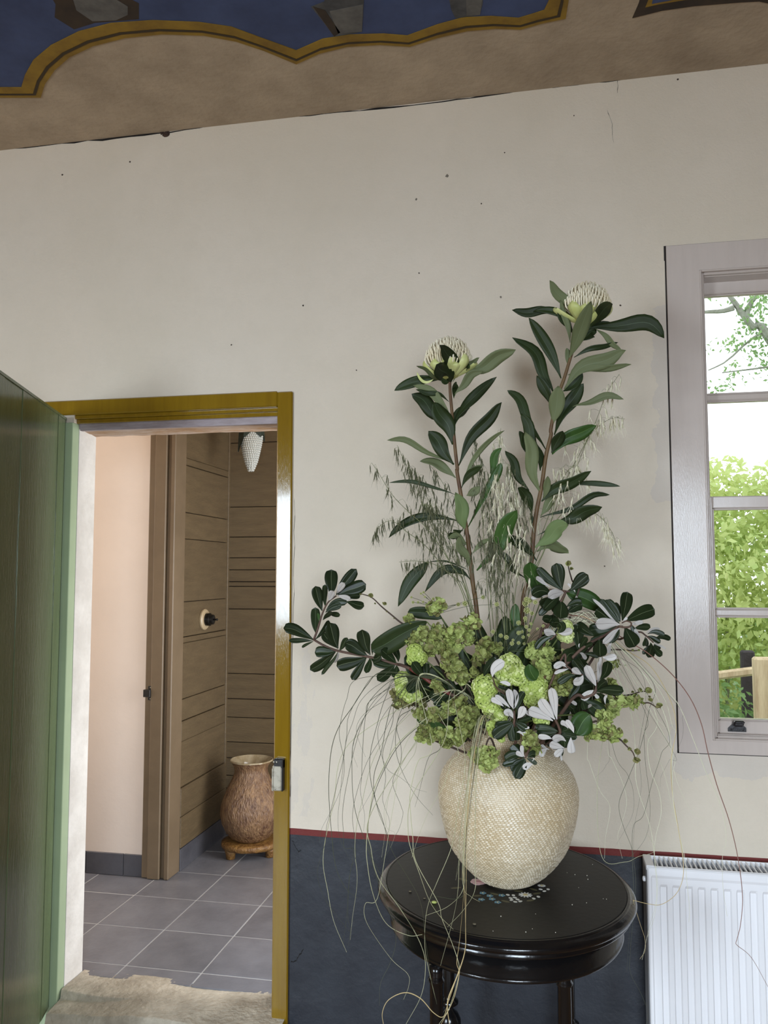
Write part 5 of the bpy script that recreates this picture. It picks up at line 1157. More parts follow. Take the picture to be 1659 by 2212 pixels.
def elm(label, fr, clusters, Y, tone=0, path=None, seed=0, buds=(), sr=.0086):
    r = random.Random(seed)
    o = empty('elm_twig', neck(rng.uniform(-.05, .05), rng.uniform(-.05, .02)), label, 'twig')
    pts = [fr.P(*q, Y + .012) for q in (path or [(c[0], c[1]) for c in clusters])]
    stem(o, [OFF[o.name] + [0, 0, -.05]] + pts, .0030, .0014, M_elmst, n=26, sides=6)
    for cx_, cy_, R_ in clusters:
        c = fr.P(cx_, cy_, Y + r.uniform(-.02, .015)); R_ = R_/fr.sc*mpp(c)
        mb = MB(); R_ *= 1.08; n = max(12, int(9.0*(R_/sr)**2*.85))
        for i in range(n):
            z = 1 - 2*(i + .5)/n; q = i*2.39996 + seed; s_ = math.sqrt(1 - z*z); d = np.array([s_*math.cos(q), s_*math.sin(q), z])
            if d[1] > .6 and R_ > .015: continue
            rad = R_*r.uniform(.45, .95)
            dd = d*.62 + np.array([r.uniform(-.9, .9), r.uniform(-.9, .3), r.uniform(-.9, .9)])
            mm = tone if r.random() < .72 else (1 if r.random() < .5 else 2)
            samara(mb, c + d*rad*np.array([1, .8, 1]), dd, sr*r.uniform(.75, 1.2), r, mm)
        k = mb.build('seed_cluster', M_sam, o); k['kind'] = 'stuff'
    for bx, by, br in buds:
        mb = MB(); c = fr.P(bx, by, Y + .01); br = br/fr.sc*mpp(c)
        for i in range(4):
            d = np.array([r.uniform(-1, 1), r.uniform(-1, .3), r.uniform(-.3, 1)]); samara(mb, c + d*br*.3, d, br*.9, r, 2 if i % 2 else 0)
        mb.sphere(c, br*.55, 6, 4, m=2)
        mb.build('bud', M_sam, o)
elm('elm twig with bright seed clusters at the top left of the bunch', F7, [(980, 215, 85), (900, 270, 80), (820, 320, 100), (760, 350, 70), (930, 390, 72), (810, 475, 60), (560, 70, 80), (640, 30, 70)], -.52, 1, [(850, 620), (870, 420), (880, 330), (980, 220)], 1)
elm('elm twig with olive seed clusters on the upper left', F7, [(620, 330, 95), (560, 400, 95), (460, 340, 85), (390, 400, 85), (640, 470, 85), (520, 500, 80), (330, 420, 60), (310, 180, 52), (730, 420, 60), (690, 330, 60)], -.50, 0, [(760, 600), (640, 480), (520, 400), (340, 330), (300, 180)], 2)
elm('elm twig with olive clusters in the middle left', F7, [(720, 560, 75), (760, 600, 60), (820, 680, 80), (850, 760, 85), (790, 760, 70), (710, 680, 58), (880, 820, 55), (1000, 740, 52), (600, 860, 60), (620, 920, 50)], -.56, 0, None, 3)
elm('elm twig with clusters in the centre above the lime heads', F7, [(1110, 460, 85), (1090, 540, 78), (1180, 480, 60), (1020, 620, 55), (1240, 500, 55)], -.52, 0, [(1000, 900), (1020, 700), (1100, 500)], 4)
elm('drooping elm twig with clusters at the far left below the lime head', F7, [(220, 1000, 78), (200, 1070, 60), (290, 1050, 65), (170, 960, 55), (440, 1060, 55)], -.49, 2, None, 5)
elm('elm twig with olive clusters reaching left under the banksia leaves', F7, [(430, 1180, 68), (480, 1220, 62), (560, 1180, 75), (640, 1180, 75), (720, 1130, 80), (800, 1100, 85), (850, 1060, 75), (410, 1160, 40)], -.57, 0, [(900, 1080), (720, 1150), (430, 1180), (360, 1150)], 6, [(350, 1155, 24)])
elm('lowest elm twig with clusters reaching left over the white wall', F7, [(440, 1400, 75), (480, 1340, 65), (540, 1420, 72), (620, 1390, 75), (700, 1440, 72), (760, 1400, 75), (850, 1400, 70), (900, 1340, 72), (710, 1500, 52), (820, 1470, 52)], -.58, 0, None, 7)
elm('elm twig with clusters in the lower middle beside the vase rim', F7, [(900, 1200, 85), (960, 1260, 80), (870, 1270, 75), (980, 1160, 70), (1020, 1240, 60), (900, 1150, 60), (960, 1380, 55)], -.59, 0, None, 8)
elm('elm seed cluster hanging down over the left shoulder of the vase', F7, [(1110, 1590, 72), (1160, 1650, 92), (1060, 1650, 78), (1140, 1720, 76), (990, 1600, 60), (1200, 1590, 50)], -.63, 1, [(1180, 1450), (1120, 1520), (1120, 1650)], 9)
elm('elm seed cluster hanging over the vase neck, right of the middle', F8, [(195, 1720, 62), (200, 1790, 70), (240, 1850, 55), (170, 1830, 50), (220, 1740, 50)], -.645, 0, [(240, 1640), (200, 1740)], 10)
elm('elm twig with bright clusters in the right middle', F8, [(250, 880, 62), (310, 860, 70), (360, 920, 70), (280, 950, 62), (200, 930, 55), (250, 1000, 50), (380, 980, 50)], -.53, 1, None, 11)
elm('elm seed rosette below the bright clusters in the right middle', F8, [(330, 1070, 74), (300, 1100, 50)], -.56, 1, None, 12, sr=.0105)
elm('elm twig with green clusters behind the small white leaved sprig', F8, [(440, 1170, 80), (500, 1220, 85), (540, 1170, 60), (460, 1270, 70), (530, 1290, 55), (400, 1230, 60)], -.55, 0, None, 13)
elm('elm twig reaching right with clusters and a bud near the window', F8, [(960, 1410, 62), (1010, 1440, 66), (1050, 1370, 50), (1090, 1400, 52), (980, 1490, 50), (1170, 1390, 42), (1210, 1370, 42), (1240, 1390, 36), (1190, 1430, 36), (920, 1430, 50), (870, 1390, 40)], -.50, 1, [(860, 1400), (1010, 1440), (1190, 1400), (1280, 1410), (1340, 1410), (1420, 1460)], 14, [(1350, 1380, 22), (1435, 1440, 34), (1290, 1410, 14)])
elm('elm twig reaching right with dark buds above the bright one', F8, [(970, 1210, 40), (1000, 1240, 34)], -.47, 0, [(900, 1300), (1000, 1340), (1160, 1330), (1260, 1300), (1340, 1300)], 15, [(1180, 1305, 16), (1250, 1285, 24), (1335, 1290, 36), (1340, 1350, 14)])
elm('elm twig trailing down right with a budded tip beside the vase', F8, [(900, 1640, 62), (950, 1680, 66), (880, 1700, 62), (820, 1690, 62), (980, 1740, 52), (760, 1710, 55), (1040, 1710, 38), (930, 1590, 45), (890, 1560, 44), (870, 1510, 40), (940, 1530, 40)], -.58, 1, [(760, 1600), (880, 1680), (1040, 1745), (1120, 1820), (1180, 1880), (1210, 1960)], 16, [(1110, 1775, 26), (1150, 1850, 22), (1225, 1875, 34), (1215, 1960, 34), (1045, 1660, 24)])
elm('bare budded twig arching left between the banksia and the broad leaf', F6, [], -.47, 0, [(1700, 900), (1500, 820), (1360, 710), (1240, 610), (1120, 500), (990, 455)], 17, [(1108, 480, 34), (1275, 580, 30), (1160, 572, 14), (1300, 670, 10), (1390, 750, 12), (990, 462, 14)])
elm('thin budded twig standing up at the right beside the rosette', F8, [], -.44, 0, [(640, 420), (600, 240), (575, 150), (562, 90)], 18, [(562, 75, 30), (590, 130, 20)])
elm('elm twig with clusters at the right behind the grey backed leaf', F8, [(985, 1020, 50), (1020, 1040, 36)], -.46, 0, [(760, 900), (900, 900), (1060, 900), (1180, 910), (1240, 905)], 19, [(1180, 905, 16), (1240, 905, 14), (1110, 1050, 12)])

# ---------------------------------------------------------------- umbels of tiny yellow green beads
M_bead = mat('tiny_yellow_green_bead', rgb(206, 204, 140), .5); M_fine = mat('fine_dark_green_stalk', rgb(70, 82, 46), .7)
def umbel(label, fr, heads, Y, root, seed):
    r = random.Random(seed); o = empty('umbel_spray', neck(rng.uniform(-.04, .04), .0), label, 'flower'); st = MB(); rt = fr.P(*root, Y + .02)
    st.tube(spline([OFF[o.name], (OFF[o.name] + rt)/2, rt], 8), .0018, 5)
    for hx, hy, hr in heads:
        c = fr.P(hx, hy, Y + r.uniform(-.02, .02)); R_ = hr/fr.sc*mpp(c); st.tube(spline([rt, (rt + c)/2 + [0, .0, .008], c], 5), .0007, 3)
        mb = MB()
        for i in range(26):
            z = 1 - 2*(i + .5)/26; q = i*2.39996; s_ = math.sqrt(1 - z*z); d = np.array([s_*math.cos(q), s_*math.sin(q), z]); mb.sphere(c + d*R_*.9, R_*.17, 5, 3)
        mb.sphere(c, R_*.72, 7, 5, m=1)
        mb.build('umbel', [M_bead, M_sam[0]], o)
    st.build('stalks', M_fine, o)
FU = Frame(1060, 1290, 8.295)
umbel('spray of tiny yellow green beads right of the grass stems', FU, [(105, 130, 40), (650, 240, 62), (740, 290, 42), (620, 380, 40), (720, 475, 30), (640, 530, 36), (500, 460, 44), (620, 430, 30), (940, 515, 32), (690, 590, 34), (560, 620, 34), (500, 640, 40), (580, 715, 34), (680, 680, 28), (840, 570, 28), (935, 645, 28), (600, 835, 28), (620, 110, 60), (700, 60, 56), (640, 40, 50), (800, 90, 45)], -.48, (620, 900), 1)
umbel('dim spray of green beads behind the centre clusters', FU, [(170, 840, 44), (60, 900, 40), (380, 830, 40), (500, 820, 34), (180, 690, 40), (280, 720, 44), (40, 620, 40), (1290, 950, 30), (1270, 1050, 40), (1210, 1080, 34), (400, 770, 26)], -.50, (250, 980), 2)
umbel('slim spray of dark seed heads among the oat stems on the left', FA5, [(605, 1560, 16), (635, 1545, 16), (510, 1665, 20), (570, 1665, 18), (630, 1660, 16), (650, 1600, 15), (750, 1625, 22), (490, 1605, 16), (1130, 1680, 34), (1050, 1690, 26), (1345, 1605, 28), (1510, 1690, 30)], -.46, (820, 1800), 3)
# ---------------------------------------------------------------- wild oats
M_oatst = mat('oat_stalk', rgb(118, 122, 84), .6)
M_oat_l = mat('green_oat_spikelet', rgb(98, 98, 70), .6, rgb(74, 76, 52), 80, rnd=.1)
M_oat_lit = mat('lit_oat_spikelet', rgb(226, 220, 196), .5, rgb(190, 182, 148), 80)  # same oats tinted cream, the light on them put into the colour
def spikelet(mb, p, d, L_, w_, r, m=0):
    d = d/np.linalg.norm(d); a = np.cross(d, [.2, 1, .1]); a /= np.linalg.norm(a); b = np.cross(d, a)
    mb.tube([p, p + d*L_*.30, p + d*L_*.62, p + d*L_], [w_*.25, w_*.5, w_*.36, w_*.05], 4, m, False)
    for s in (-1, 1):
        e = d + a*s*r.uniform(.10, .28) + b*r.uniform(-.15, .15); mb.tube([p + d*L_*.5, p + e*L_*1.0, p + e*L_*r.uniform(1.3, 1.75)], [w_*.14, w_*.08, w_*.04], 3, m, False)
def oat(label, pts, Y, n, seed, m, spread=1., t0=.35, droop=1., grp=None):
    big = 1.28 if m is M_oat_lit else 1.0
    r = random.Random(seed); o = empty('oat_stem', neck(r.uniform(-.05, .05), r.uniform(-.02, .03)), label, 'grass', grp)
    c = spline([OFF[o.name]] + [PY(x, y, Y + .004*i) for i, (x, y) in enumerate(pts)], 40)
    mb = MB(); mb.tube(c, np.linspace(.0013, .0005, 40), 4)
    sp = MB(); n = int(n*(1.6 if big == 1.0 else .9))
    for i in range(n):
        t = t0 + (1 - t0)*(i + r.random())/n; k = min(38, int(t*39)); p = c[k]; f_ = (1 - (t - t0)/(1 - t0))*.75 + .25
        out = np.array([r.uniform(-1, 1), r.uniform(-.7, .7), 0])*spread*.046*f_*(1.35 if big > 1 else 1) + np.array([0, 0, r.uniform(.0, .025)*f_])
        e = p + out + np.array([0, 0, -.012*droop*r.random()])
        mb.tube(spline([p, p + out*.55 + [0, 0, .010*f_], e], 5), .00035, 3, 0, False)
        spikelet(sp, e, np.array([r.uniform(-.28, .28), r.uniform(-.2, .2), -1.0]), r.uniform(.021, .031)*big, r.uniform(.0029, .0043)*(1.5 if big > 1 else 1), r)
    mb.build('stalk', M_oatst, o)
    s_ = sp.build('spikelets', m, o); s_['kind'] = 'stuff'
oat('oat stem leaning furthest left past the waratah leaves', [(1015, 1300), (975, 1220), (925, 1145), (885, 1108), (848, 1070), (818, 1022), (803, 1000)], -.46, 16, 1, M_oat_l, .9)
oat('oat stem second from the left, with a nodding tip', [(1010, 1300), (965, 1200), (930, 1130), (898, 1050), (880, 1010), (858, 962)], -.44, 34, 2, M_oat_l, 1.0)
oat('oat stem leaning left behind the shorter waratah', [(1012, 1300), (990, 1230), (955, 1150), (925, 1080), (905, 1040), (890, 1010)], -.42, 40, 3, M_oat_l, 1.3)
oat('oat stem drooping low on the left of the waratah', [(1005, 1300), (960, 1230), (920, 1180), (880, 1150), (845, 1125), (818, 1140), (812, 1165)], -.47, 26, 4, M_oat_l, .6)
oat('oat stem with a thick nodding panicle left of the waratah stem', [(1018, 1300), (990, 1210), (960, 1140), (935, 1100), (915, 1090)], -.45, 46, 5, M_oat_l, 1.4)
oat('short oat stem arching left just above the seed clusters', [(1015, 1300), (985, 1250), (940, 1220), (900, 1212), (862, 1214)], -.48, 16, 6, M_oat_l, .5)
oat('oat stem upright close behind the left waratah stem', [(1025, 1300), (1000, 1180), (985, 1120), (960, 1050), (925, 1000)], -.41, 24, 16, M_oat_l, .9)
oat('oat stem between the two waratahs, leaning left', [(1055, 1300), (1048, 1200), (1040, 1100), (1030, 1010), (1020, 930)], -.44, 30, 7, M_oat_l, .9)
oat('oat stem between the two waratahs, topmost and straightest', [(1075, 1300), (1076, 1180), (1072, 1060), (1078, 980), (1082, 925)], -.42, 36, 8, M_oat_lit, .9)
oat('oat stem between the two waratahs, with dense drooping tip', [(1090, 1310), (1092, 1200), (1088, 1120), (1082, 1060), (1075, 1020)], -.46, 44, 9, M_oat_lit, .8)
oat('oat stem leaning right across the taller waratah stem', [(1095, 1310), (1105, 1200), (1110, 1120), (1108, 1050), (1100, 1000)], -.43, 26, 10, M_oat_l, .8)
oat('short green oat stem in the middle above the clusters', [(1062, 1310), (1062, 1250), (1068, 1190), (1066, 1150)], -.47, 34, 11, M_oat_l, .9, .25)
oat('pale lit oat stem highest on the right beside the waratah', [(1130, 1290), (1165, 1170), (1200, 1080), (1250, 985), (1285, 915), (1310, 850), (1338, 808)], -.38, 34, 12, M_oat_lit, 1.1)
oat('pale lit oat stem on the right with a broad panicle', [(1135, 1290), (1175, 1170), (1205, 1090), (1245, 1010), (1275, 940), (1318, 905), (1350, 905)], -.36, 36, 13, M_oat_lit, 1.1, .45)
oat('pale lit oat stem drooping right over the dark waratah leaves', [(1140, 1290), (1180, 1180), (1205, 1120), (1240, 1104), (1290, 1112), (1322, 1150), (1332, 1185)], -.40, 34, 14, M_oat_lit, .55, .5)
oat('pale lit oat stem hanging between the right waratah leaves', [(1140, 1290), (1178, 1180), (1205, 1060), (1235, 1010), (1265, 1030)], -.41, 34, 15, M_oat_lit, .9, .5)
oat('oat stem in the centre leaning slightly left of the gap', [(1072, 1320), (1066, 1220), (1058, 1120), (1052, 1060), (1040, 1000)], -.45, 34, 21, M_oat_l, .9)
oat('pale oat stem in the centre rising to the taller waratah', [(1100, 1320), (1110, 1220), (1118, 1130), (1112, 1060), (1095, 1010)], -.44, 30, 22, M_oat_lit, .8)
oat('oat stem low in the centre with a nodding head', [(1085, 1330), (1080, 1250), (1072, 1190), (1058, 1170)], -.47, 30, 23, M_oat_l, .9, .25)
oat('fine oat stem rising straight beside the taller waratah stem', [(1110, 1320), (1128, 1200), (1135, 1100), (1132, 1040)], -.43, 24, 24, M_oat_l, .8)
# plain green grass stalks rising through the middle
for i, (xs_, lab) in enumerate((((1085, 1092, 1096), 'first'), ((1120, 1118, 1112), 'second'))):
    pass

# ---------------------------------------------------------------- trailing grass blades
M_bl_d = mat('dark_green_grass_blade', rgb(74, 78, 58), .5, rnd=.15)
M_bl_l = mat('pale_green_grass_blade', rgb(186, 184, 148), .5, rnd=.15)
M_bl_w = mat('whitish_grass_blade', rgb(208, 206, 178), .45, rnd=.1)
M_bl_t = mat('straw_tan_grass_blade', rgb(190, 168, 122), .5, rnd=.12)
M_bl_r = mat('reddish_drying_grass_blade', rgb(132, 92, 80), .5)
GL, GLL, GR, G4 = Frame(640, 1440, 4.608), Frame(640, 1800, 3.95), Frame(1260, 1400, 4.158), Frame(1350, 1780, 5.12)
def Yl(x, y):
    d = np.interp(y, [1450, 1600, 1800, 1900, 1960, 2040, 2100, 2212], [-.54, -.60, -.62, -.66, -.76, -.87, -.90, -.92])
    return float(d if x > 800 else max(d, -.72))
def Yr(x, y): return float(np.interp(y, [1350, 1450, 1700, 1900, 2212], [-.48, -.46, -.48, -.52, -.55]))
def blade(segs, w, m, label, grp, Yf, off=0., root=None, grow=False):
    pts = []
    for fr, L_ in segs:
        for q in L_:
            x, y = fr.px(*q); pts.append(PY(x, y, Yf(x, y) + off))
    o_root = neck(rng.uniform(-.05, .05), rng.uniform(-.06, -.01))
    full = ([o_root] if root is None else [o_root] + [PY(*q) for q in root]) + pts
    n = 10 + 7*len(full)
    c = spline(full, n); mb = MB()
    wd = np.concatenate([np.full(n//2, w), np.linspace(w, w*.35, n - n//2)])
    if grow: wd = np.concatenate([np.linspace(w*.4, w*.5, n//2), np.linspace(w*.5, w, n//4), np.linspace(w, w*.5, n - n//2 - n//4)])
    mb.tube(c, wd*.68, 4); o = mb.build('grass_blade', m); tag(o, label, 'grass', grp); return o
gl = 'trailing grass blades on the left'; gr = 'trailing grass blades on the right'
TIPS = []
ORD = 'first second third fourth fifth sixth seventh eighth ninth tenth eleventh twelfth thirteenth fourteenth fifteenth sixteenth seventeenth eighteenth nineteenth twentieth twenty-first twenty-second twenty-third twenty-fourth twenty-fifth twenty-sixth twenty-seventh twenty-eighth twenty-ninth thirtieth'.split()
def rank_labels(items, text):
    for k, (x, o) in enumerate(sorted(items, key=lambda q: q[0])): o['label'] = text % ORD[k]
LL = 'thin green grass blade trailing down the left side of the vase'; LRb = 'thin pale grass blade trailing down in front of the wall right of the vase'
rtl = [(985, 1490, -.55), (905, 1462, -.56)]
left = [
 ([(GL, [(850,55),(700,190),(560,400),(430,590),(355,800),(325,1100),(330,1400),(360,1750),(370,1860)]), (GLL, [(350,330),(430,480),(520,552)])], .0013, M_bl_d),
 ([(GL, [(620,120),(500,330),(440,560),(430,700),(475,930),(470,1100),(430,1250),(350,1430),(250,1620),(230,1750)])], .0008, M_bl_d),
 ([(GL, [(820,70),(640,270),(520,500),(500,700),(460,950),(410,1150),(340,1450),(300,1600),(290,1750),(250,1880)]), (GLL, [(180,350),(250,570),(450,835)])], .0008, M_bl_d),
 ([(GL, [(960,130),(740,330),(690,480),(570,750),(555,1100),(580,1400),(650,1640),(720,1830)]), (GLL, [(740,540),(830,760),(850,930),(800,1110),(720,1280),(710,1470)])], .0010, M_bl_d),
 ([(GL, [(990,120),(880,330),(810,560),(740,850),(735,1080),(780,1300),(860,1530),(920,1750),(990,1900)]), (GLL, [(1050,560),(1100,900),(1150,1250),(1200,1460)])], .0010, M_bl_d),
 ([(GL, [(970,130),(900,250),(780,380),(640,560),(590,700),(560,850),(610,1000)])], .0007, M_bl_d),
 ([(GL, [(980,330),(900,560),(850,830),(780,1050),(770,1200),(790,1330),(830,1480),(900,1650),(930,1800),(850,1936)])], .0011, M_bl_d),
 ([(GL, [(990,350),(960,550),(900,720),(860,880),(890,1100),(860,1300),(880,1400),(930,1560),(880,1750)])], .0009, M_bl_d),
 ([(GL, [(1190,380),(1030,500),(990,680),(1000,880),(1080,1100),(1200,1300),(1360,1480)])], .0011, M_bl_d),
 ([(GL, [(1440,740),(1320,900),(1260,1100),(1210,1300),(1180,1400)])], .0009, M_bl_d),
 ([(GL, [(1350,790),(1220,930),(1160,1120),(1130,1300),(1140,1500),(1160,1700),(1190,1936)]), (GLL, [(1210,590),(1240,720),(1330,940),(1390,1130),(1380,1250),(1300,1500),(1210,1640)])], .0012, M_bl_l),
 ([(GL, [(1200,760),(1120,950),(960,1180),(900,1400),(890,1600),(850,1900)])], .0008, M_bl_l),
 ([(GL, [(1060,400),(1000,600),(1040,780),(1040,950),(960,1150),(1040,1380),(1060,1480),(1000,1660),(860,1800),(750,1850)])], .0008, M_bl_d),
 ([(GL, [(980,340),(830,560),(820,760),(900,1010),(1030,1100),(1180,1210),(1300,1250)])], .0007, M_bl_d),
 ([(GL, [(1600,800),(1540,950),(1460,1200),(1320,1440),(1220,1680),(1150,1900)])], .0009, M_bl_l),
 ([(GL, [(960,290),(700,450),(600,600),(630,760),(690,900)])], .0007, M_bl_d),
 ([(GL, [(880,150),(650,330),(560,560),(490,780),(440,1250),(415,1500),(430,1690),(480,1820),(540,1936)])], .0007, M_bl_d),
 ([(GL, [(930,200),(720,420),(600,740),(500,1180),(460,1460),(470,1640),(480,1800)]), (GLL, [(490,150),(450,400),(430,700),(400,950)])], .0008, M_bl_d),
 ([(GL, [(1000,420),(850,700),(700,960),(590,1300),(560,1500),(580,1700),(590,1900)]), (GLL, [(460,330),(440,700),(460,830),(440,975)])], .0007, M_bl_d),
 ([(GL, [(1130,420),(1000,600),(920,900),(800,1150),(650,1420),(620,1450)])], .0006, M_bl_d),
 ([(GL, [(760,320),(690,500),(660,830),(650,1100),(640,1250),(680,1480),(670,1640)])], .0009, M_bl_d),
 ([(GL, [(1240,640),(1090,900),(1000,1080),(880,1400),(900,1600),(980,1660),(940,1800)])], .0007, M_bl_l),
 ([(GLL, [(640,140),(700,380),(870,620),(1010,840),(1090,1030),(1100,1200),(1060,1400),(930,1640)])], .0013, M_bl_l),
 ([(GLL, [(955,0),(990,170),(1050,340),(1130,560),(1220,700),(1340,820)])], .0012, M_bl_l),
 ([(GLL, [(1330,100),(1200,420),(1130,590),(1100,770),(1100,1000),(1150,1250),(1200,1460)])], .0010, M_bl_l),
 ([(GLL, [(230,190),(270,500),(320,750),(430,1015)])], .0011, M_bl_l),
 ([(GLL, [(500,100),(520,400),(480,720),(460,910)])], .0009, M_bl_l),
 ([(GLL, [(760,180),(690,560),(590,600),(600,760),(800,1060),(950,1200),(960,1300),(915,1420)])], .0007, M_bl_l)]
GLr = {22: [(900, 1600, -.60), (800, 1760, -.62)], 23: [(960, 1600, -.62), (890, 1720, -.64)], 24: [(1005, 1640, -.66), (990, 1740, -.68)], 25: [(760, 1600, -.55), (720, 1740, -.58)], 26: [(830, 1600, -.57), (780, 1740, -.60)], 27: [(880, 1600, -.58), (850, 1740, -.62)]}
for i, (sg, w_, m_) in enumerate(left):
    TIPS.append((sg[-1][0].px(*sg[-1][1][-1])[0], blade(sg, w_, m_, LL, gl, Yl, root=rtl if i < 22 else [rtl[0]] + GLr.get(i, []))))
rank_labels(TIPS, 'thin grass blade trailing left of the vase, its tip %s from the left')
blade([(GL, [(1659,240),(1420,420),(1200,590),(1000,780),(880,980),(780,1200),(730,1450),(700,1750),(705,1936)]), (GLL, [(650,500),(760,760),(950,870),(1075,865)])], .0017, M_bl_l, 'thickest pale blade curving left from the bunch and hooking under the table edge', None, Yl, root=[(1020, 1488, -.60)])
blade([(GL, [(1659,262),(1450,425),(1150,650),(1000,812),(890,1000),(800,1200),(740,1420),(715,1640),(770,1936)]), (GLL, [(1010,840),(1085,1000)])], .0012, M_bl_d, 'long blade running close beside the thickest pale one on the left', None, Yl, root=[(1015, 1490, -.60)])
blade([(GLL, [(1445,760),(1438,1000),(1375,1210),(1300,1430),(1255,1565),(1170,1530),(1060,1410),(930,1360),(790,1420),(735,1530),(745,1640)])], .0015, M_bl_t, 'tan blade looping round at the bottom left of the table legs', None, Yl, root=[(1047, 1545, -.66), (1024, 1640, -.685), (1010, 1780, -.70)], grow=True)
blade([(GLL, [(1420,250),(1435,480),(1445,800),(1440,1000),(1380,1200),(1300,1400),(1290,1500),(1310,1640)])], .0019, M_bl_t, 'thick straw blade hanging straight down over the front of the table', None, Yl, root=[(1045, 1545, -.66), (1022, 1640, -.685), (1008, 1780, -.70)], grow=True)
blade([(GLL, [(1400,0),(1390,200),(1380,480),(1340,720),(1230,1130)])], .0011, M_bl_l, 'pale straight blade ending below the table rim, front left', None, Yl, root=[(1040, 1545, -.66), (1018, 1640, -.685)])
blade([(GLL, [(1430,480),(1395,900),(1370,1100),(1390,1200),(1340,1420),(1230,1640)])], .0012, M_bl_t, 'straw blade crossing the table apron beside the thickest straw one', None, Yl, root=[(1048, 1545, -.66), (1020, 1660, -.69), (1006, 1800, -.70)], grow=True)
blade([(GLL, [(1525,480),(1430,650),(1290,800)])], .0012, M_bl_l, 'short pale blade lying across the front left of the table top', None, Yl, root=[(1050, 1545, -.66), (1030, 1660, -.69), (1026, 1860, -.70)])
blade([(GLL, [(1425,470),(1300,620),(1100,705)])], .0011, M_bl_l, 'pale blade bent back left over the table top from the bundle', None, Yl, root=[(1044, 1545, -.66), (1016, 1660, -.69), (1002, 1850, -.70)])
blade([(GLL, [(1428,465),(1490,540),(1565,585)])], .0010, M_bl_l, 'pale blade tip bent right at the foot of the vase', None, Yl, root=[(1042, 1545, -.66), (1014, 1660, -.69), (1000, 1850, -.70)])
blade([(GLL, [(1440,300),(1450,480),(1370,560),(1200,540),(1140,560)])], .0009, M_bl_d, 'thin dark blade crossing left behind the fallen green bud', None, Yl, root=[(1043, 1545, -.66), (1015, 1700, -.69)])
for k in range(8):
    dx = rng.uniform(-12, 14); e = rng.uniform(-14, 14)
    mb_l = [(1052 + dx*.9, 1540, -.655), (1026 + dx, 1610, -.675 - .002*k)]
    o = blade([(Frame(0, 0, 1), [(1014 + dx*.8, 1700), (1004 + dx*.6 + e*.3, 1800), (998 + e, 1870 + rng.uniform(-30, 40))])], rng.uniform(.0004, .0007), (M_bl_d, M_bl_l)[k % 2], 'thin grass blade in the tight bundle hanging over the front of the vase', 'bundle of grass over the front of the vase', Yl, off=-.03 - .002*k, root=mb_l)
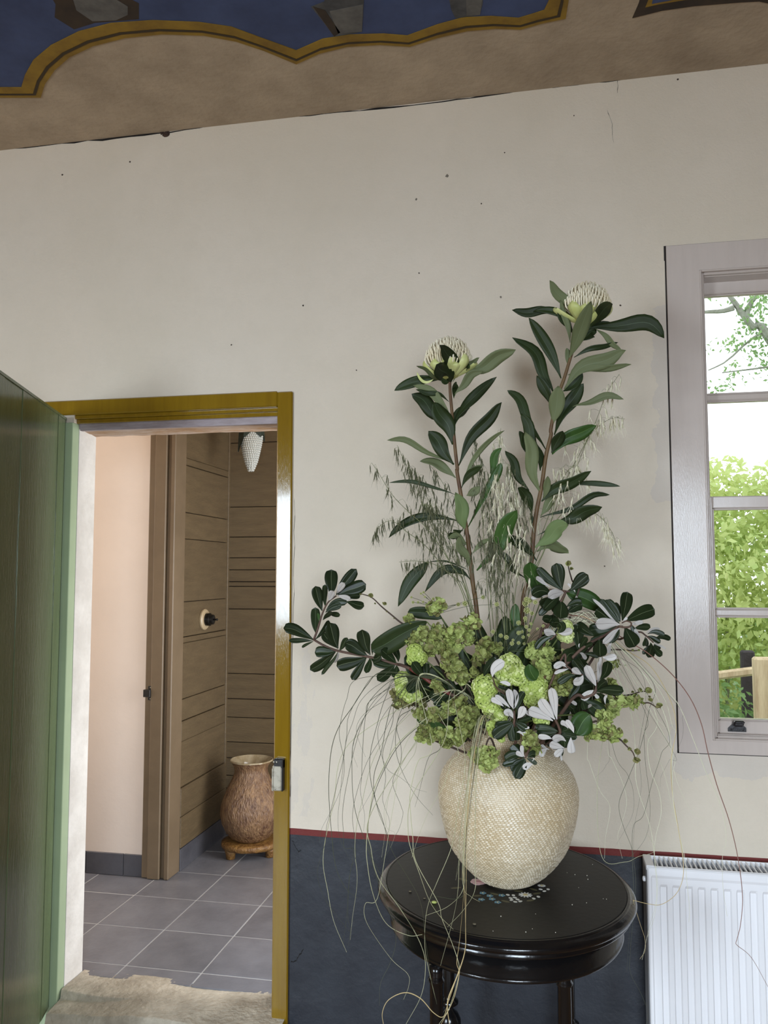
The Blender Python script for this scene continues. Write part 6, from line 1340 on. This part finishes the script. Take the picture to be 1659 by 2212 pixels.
right = [
 ([(GR, [(450,100),(680,330),(850,500),(1000,850),(1100,1110),(1210,1350),(1270,1560),(1280,1750),(1250,1880)]), (G4, [(1085,700),(1130,1020)])], .0010, M_bl_l),
 ([(GR, [(330,0),(520,200),(700,520),(780,800),(800,1100),(810,1400),(870,1700),(910,1880)]), (G4, [(690,700),(715,950),(705,1085)])], .0010, M_bl_l),
 ([(GR, [(240,150),(380,420),(450,700),(470,1000),(470,1150),(500,1300),(600,1600),(640,1880)]), (G4, [(360,700),(330,1000),(250,1250)])], .0009, M_bl_l),
 ([(GR, [(270,30),(420,420),(500,650),(600,850),(720,1100),(790,1400),(830,1580)])], .0009, M_bl_l),
 ([(GR, [(610,280),(590,560),(510,900),(400,1180),(320,1400),(360,1600),(430,1780),(450,1890)]), (G4, [(120,700),(60,1100),(20,1630)])], .0011, M_bl_d),
 ([(GR, [(550,560),(545,780),(560,1050),(590,1280),(600,1500),(560,1700),(450,1850),(370,1900)])], .0009, M_bl_d),
 ([(GR, [(640,560),(580,850),(600,1080),(680,1290),(700,1480),(650,1700),(640,1880)]), (G4, [(350,800),(260,1180),(190,1500)])], .0008, M_bl_l),
 ([(GR, [(210,850),(260,1000),(350,1200),(390,1380),(350,1560),(310,1700),(350,1890)])], .0007, M_bl_l),
 ([(GR, [(260,860),(400,1140),(450,1300),(440,1500),(300,1760)])], .0008, M_bl_d),
 ([(GR, [(40,860),(60,1040),(150,1280),(240,1430),(200,1700),(190,1890)])], .0007, M_bl_l),
 ([(GR, [(230,860),(200,1060),(110,1160)])], .0006, M_bl_d),
 ([(GR, [(740,700),(700,950),(620,1200),(540,1500),(450,1600),(440,1890)]), (G4, [(100,860),(60,1400),(60,1640),(180,1880),(250,2080),(230,2220)])], .0009, M_bl_d),
 ([(GR, [(760,850),(815,1100),(870,1270),(980,1480),(1075,1525)])], .0007, M_bl_l),
 ([(GR, [(790,900),(770,1010),(700,1150),(690,1250)])], .0006, M_bl_d),
 ([(GR, [(820,480),(890,640),(890,800),(820,980),(790,1200)])], .0006, M_bl_d),
 ([(GR, [(300,60),(520,220),(560,500),(500,900),(520,1250),(460,1600),(450,1900)])], .0008, M_bl_d),
 ([(GR, [(380,20),(600,260),(740,480),(800,700),(830,760),(800,1000),(810,1380),(860,1640),(900,1880)])], .0009, M_bl_l),
 ([(GR, [(260,70),(330,300),(430,500),(470,620)])], .0012, M_bl_l),
 ([(GR, [(330,90),(480,200),(620,330),(650,600),(750,720)])], .0008, M_bl_l),
 ([(GR, [(200,60),(300,180),(400,260),(470,335)])], .0008, M_bl_l)]
rtr = [(1195, 1352, -.47), (1240, 1330, -.475), (1285, 1344, -.48)]
TIPS = [(sg[-1][0].px(*sg[-1][1][-1])[0], blade(sg, w_*(1.25 if m_ is M_bl_l else .8), M_bl_w if m_ is M_bl_l else m_, LRb, gr, Yr, root=[(x + rng.uniform(-8, 8), y + rng.uniform(-10, 22), Y_) for x, y, Y_ in rtr])) for sg, w_, m_ in right]
rank_labels(TIPS, 'thin grass blade trailing right of the vase, its tip %s from the left')
blade([(GR, [(440,-40),(600,60),(800,240),(960,450),(1060,680),(1120,940),(1200,1230),(1310,1550),(1390,1890)]), (G4, [(1300,800),(1280,1100),(1240,1270),(1228,1312),(1245,1345),(1400,1480),(1582,1800)])], .0019, M_bl_r, 'thick reddish blade arching furthest right and kinking in front of the radiator', None, Yr, root=rtr)
blade([(GR, [(360,0),(600,160),(770,440),(835,700),(790,1000),(800,1300),(850,1600),(895,1890)]), (G4, [(640,600),(560,780),(400,890),(250,882),(115,850),(95,862),(160,1080),(220,1270),(222,1400),(165,1495)])], .0014, M_bl_t, 'tan blade curling back left from the radiator to the table edge', None, Yr, root=rtr)
blade([(G4, [(0,420),(150,360),(330,290)]), (GR, [(560,1640)])], .0009, M_bl_l, 'pale blade tip crossing the top corner of the radiator', None, Yr, root=[(1300, 1450, -.48), (1290, 1700, -.50), (1300, 1850, -.54)])
